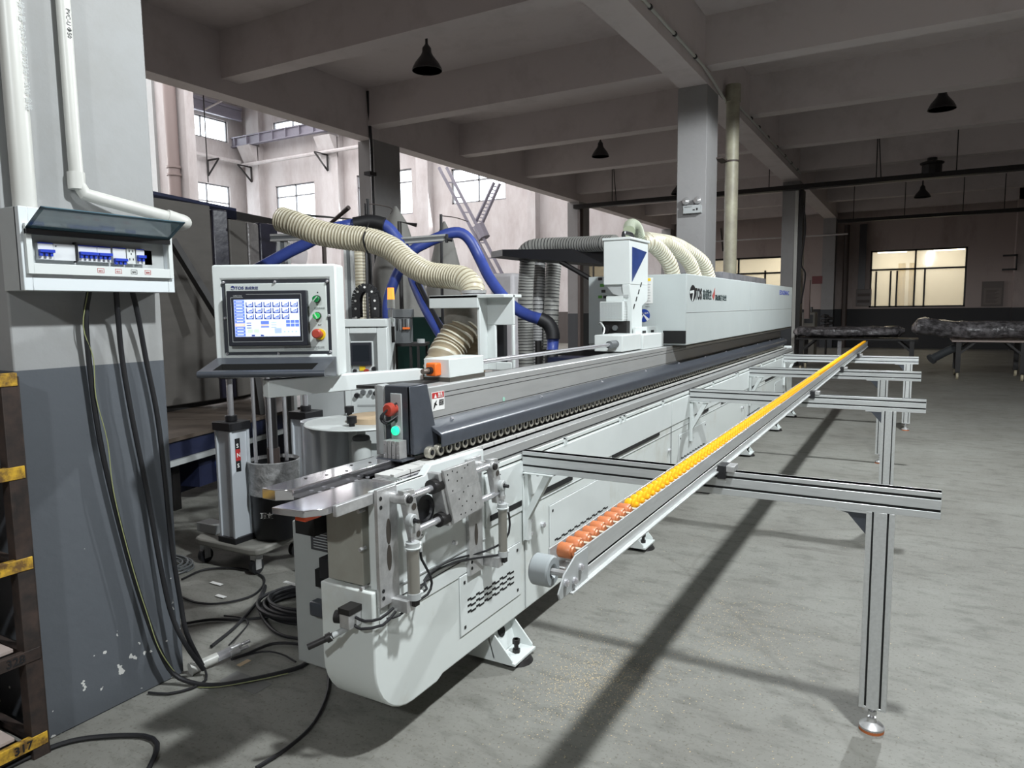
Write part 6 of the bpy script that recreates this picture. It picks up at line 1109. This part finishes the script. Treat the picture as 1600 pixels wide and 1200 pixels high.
# cloth filter bags
for lb, top, c_, hw in (('large grey cloth filter cone behind the blue hose', (-5.296,6.617,2.745), (-5.19,6.518,1.438), .43), ('grey pointed cloth filter right of the blue hose arch', (-5.153,7.38,2.636), (-5.081,7.273,1.423), .34)):
    top = Vector(top); c_ = Vector(c_); H_ = top.z - .3; mb = MB(); prof = []
    for i in range(13): s_ = i / 12; prof.append((hw * (1.12 * math.sin(min(1, .25 + s_ * .95) * math.pi * .5) ** 1.3 - .16) if i else .012, top.z - s_ * H_ * .9))
    mb.lathe((0, 0, 0), prof, 32, BAG); M_ = Matrix.Translation((top.x, top.y, 0)); mb.v = [M_ @ v for v in mb.v]; o = mb.build('cloth_filter', None); tag(o, lb, 'filter', 'grey cloth filters')
# open tops of white/blue boxes by the machine rear
mb = MB(); q = (-2.204,4.715,1.157); mb.box(q[0] - .18, q[0] + .15, q[1], q[1] + .25, .3, q[2] + .03, NAVY); tag(mb.build('blue_tray_box', None), 'dark blue box top behind the chrome rod', 'box')
mb = MB(); q = (-2.434,5.394,1.155); mb.box(q[0] - .4, q[0] + .3, q[1], q[1] + .05, q[2], q[2] + .05, BLKM); mb.cyl((q[0] - .38, q[1], .2), (q[0] - .38, q[1], q[2] + .12), .03, 8, BLKM); tag(mb.build('black_stop_bar', None), 'black bar with upright hooks behind the bed near the hood', 'bar')
# ================= RIGHT BACKGROUND =================
def trestle(lb, x0, x1, y0, y1, z, dec, tilt=0):
    t = thing('trestle_table', lb, 'table', ((x0 + x1) / 2, y0, 0), 'black steel tables with castors')
    mb = MB(); mb.box(x0, x1, y0, y1, z - .03, z, dec); mb.build('table_top', t)
    for x in (x0 + .12, x1 - .12):
        for y in (y0 + .05, y1 - .12):
            mb = MB(); mb.box(x - .045, x + .045, y, y + .07, .14, z - .03, BLKM); s_ = 1 if x < (x0 + x1) / 2 else -1; mb.prism([(x, z - .32), (x, z - .26), (x + s_ * .26, z - .03), (x + s_ * .32, z - .03)], 'y', y + .01, y + .05, BLKM); lg = mb.build('leg', t)
            mb = MB(); mb.cyl((x - .02, y + .03, .07), (x + .02, y + .03, .07), .07, 18, mat('cream_wheel', (.45, .40, .28), .5) if 'cream_wheel' not in MAT else MAT['cream_wheel']); mb.box(x - .03, x + .03, y + .0, y + .06, .12, .15, BLKM); mb.build('castor', lg)
trestle('black steel table with a brown top at the right, on cream castors', .62, 1.95, 17.1, 18.4, .80, CARD)
trestle('longer black steel table under the flat wrapped bundle by the far pillar', -2.5, .02, 17.9, 18.9, .78, BLKM)
def bundle(lb, pts, w_, h_, seed):
    random.seed(seed); P_ = spline(pts, .12); mb = MB(); n_ = len(P_); vs = []
    for i, p in enumerate(P_):
        k_ = 1 if 0 < i < n_ - 1 else .35
        for q in range(14):
            a_ = q * math.tau / 14; j = 1 + random.uniform(-.10, .10); vs.append(p + Vector((0, math.cos(a_) * w_ * k_ * j, math.sin(a_) * h_ * k_ * j)))
    fs = [(i * 14 + q, i * 14 + (q + 1) % 14, (i + 1) * 14 + (q + 1) % 14, (i + 1) * 14 + q) for i in range(n_ - 1) for q in range(14)] + [tuple(range(14))[::-1], tuple(range((n_ - 1) * 14, n_ * 14))]
    mb.add(vs, fs, FILM); tag(mb.build('wrapped_bundle', None), lb, 'bundle', 'film wrapped bundles on the tables')
bundle('flat film wrapped bundle on the longer table by the far pillar', [(-2.6, 18.3, .925), (-1.6, 18.3, .92), (-.6, 18.3, .93), (-.25, 18.3, .95)], .35, .125, 3)
bundle('thick dark bundle in crinkled film on the brown topped table', [(-.12, 17.6, 1.03), (.12, 17.6, 1.09), (.6, 17.6, 1.005), (1.6, 17.6, 1.005), (2.3, 17.6, 1.005)], .34, .18, 5)
mb = MB(); mb.tube([(0.283,17.5,0.383), (0.501,17.6,0.518), (0.786,17.7,0.666)], .085, 14, mat('dark_roll', (.05, .055, .06), .4), smooth=False); mb.cyl((0.26,17.48,0.37), (0.294,17.5,0.397), .11, 12, MAT['dark_roll']); tag(mb.build('film_roll', None), 'dark wrapped roll hanging slanted below the brown topped table', 'roll')
p = (-2.863,23,0.92); t = thing('small_machine', 'small beige machine with a dark panel standing before the far pillar', 'machine', (p[0], 23, 0))
mb = MB(); mb.box(p[0] - .18, p[0] + .18, 23, 23.6, 0, p[2] + .42, mat('dull_beige', (.16, .15, .13), .6)); mb.build('machine_body', t, .02); mb = MB(); mb.box(p[0] - .12, p[0] + .12, 22.97, 23, p[2] + .1, p[2] + .35, BLK); mb.build('dark_panel', t); mb = MB(); mb.cyl((p[0] + .05, 23.2, p[2] + .4), (p[0] + .05, 23.2, p[2] + .58), .04, 10, BLK); mb.build('top_valve', t)
mb = MB()
mb.cyl((p[0] + .5, 23, 0), (p[0] + .5, 23, p[2] + .3), .03, 8, BLKM)
for k in range(5): mb.lathe((p[0] + .45 + .12 * (k % 2), 23, p[2] + .02 + k * .07), [(.0, -.05), (.12, -.02), (.10, .04), (0, .06)], 8, BLKM)
tag(mb.build('black_fittings', None), 'cluster of black fittings beside the small beige machine', 'fittings')
mb = MB(); mb.box(-1.6, -1.52, 18.0, 18.05, .12, .74, CLR); o = mb.build('film_strip', None); tag(o, 'strip of pale film hanging under the longer table', 'film')
mb = MB(); mb.box(-2.62, -2.5, 20.1, 20.3, 1.2, 2.2, mat('paper_notice', (.30, .22, .20), .8)); mb.box(-2.45, -2.2, 20.1, 20.12, 2.1, 2.3, mat('dark_red_paper', (.12, .03, .03), .7)); tag(mb.build('wall_notice', None), 'torn paper notice with a dark red top by the far pillar', 'notice')
mb = MB(); random.seed(11)
for k in range(5200):
    if k < 2600: x, y = random.gauss(-1.1, .13), random.gauss(2.62, .20)
    elif k < 3900: x, y = random.gauss(-.68, .16), random.gauss(3.35, .28)
    elif k < 4600: x, y = random.gauss(-1.0, .3), random.gauss(2.9, .4)
    else: x, y = random.uniform(-1.4, 1.2), random.uniform(1.6, 5.5)
    if x < -1.42: x = -1.42 + (-1.42 - x)
    s_ = random.uniform(.0012, .0042); a_ = random.uniform(0, 3.1); c_, d_ = math.cos(a_) * s_, math.sin(a_) * s_
    mb.add([(x + c_, y + d_, .0012), (x - d_ * .5, y + c_ * .5, .0025), (x - c_, y - d_, .0012), (x + d_ * .5, y - c_ * .5, .0008)], [(0, 1, 2, 3)], CHIP)
tag(mb.build('sawdust', None), 'scattered pale sawdust flakes on the floor under the roller rail', 'sawdust', kind='stuff')
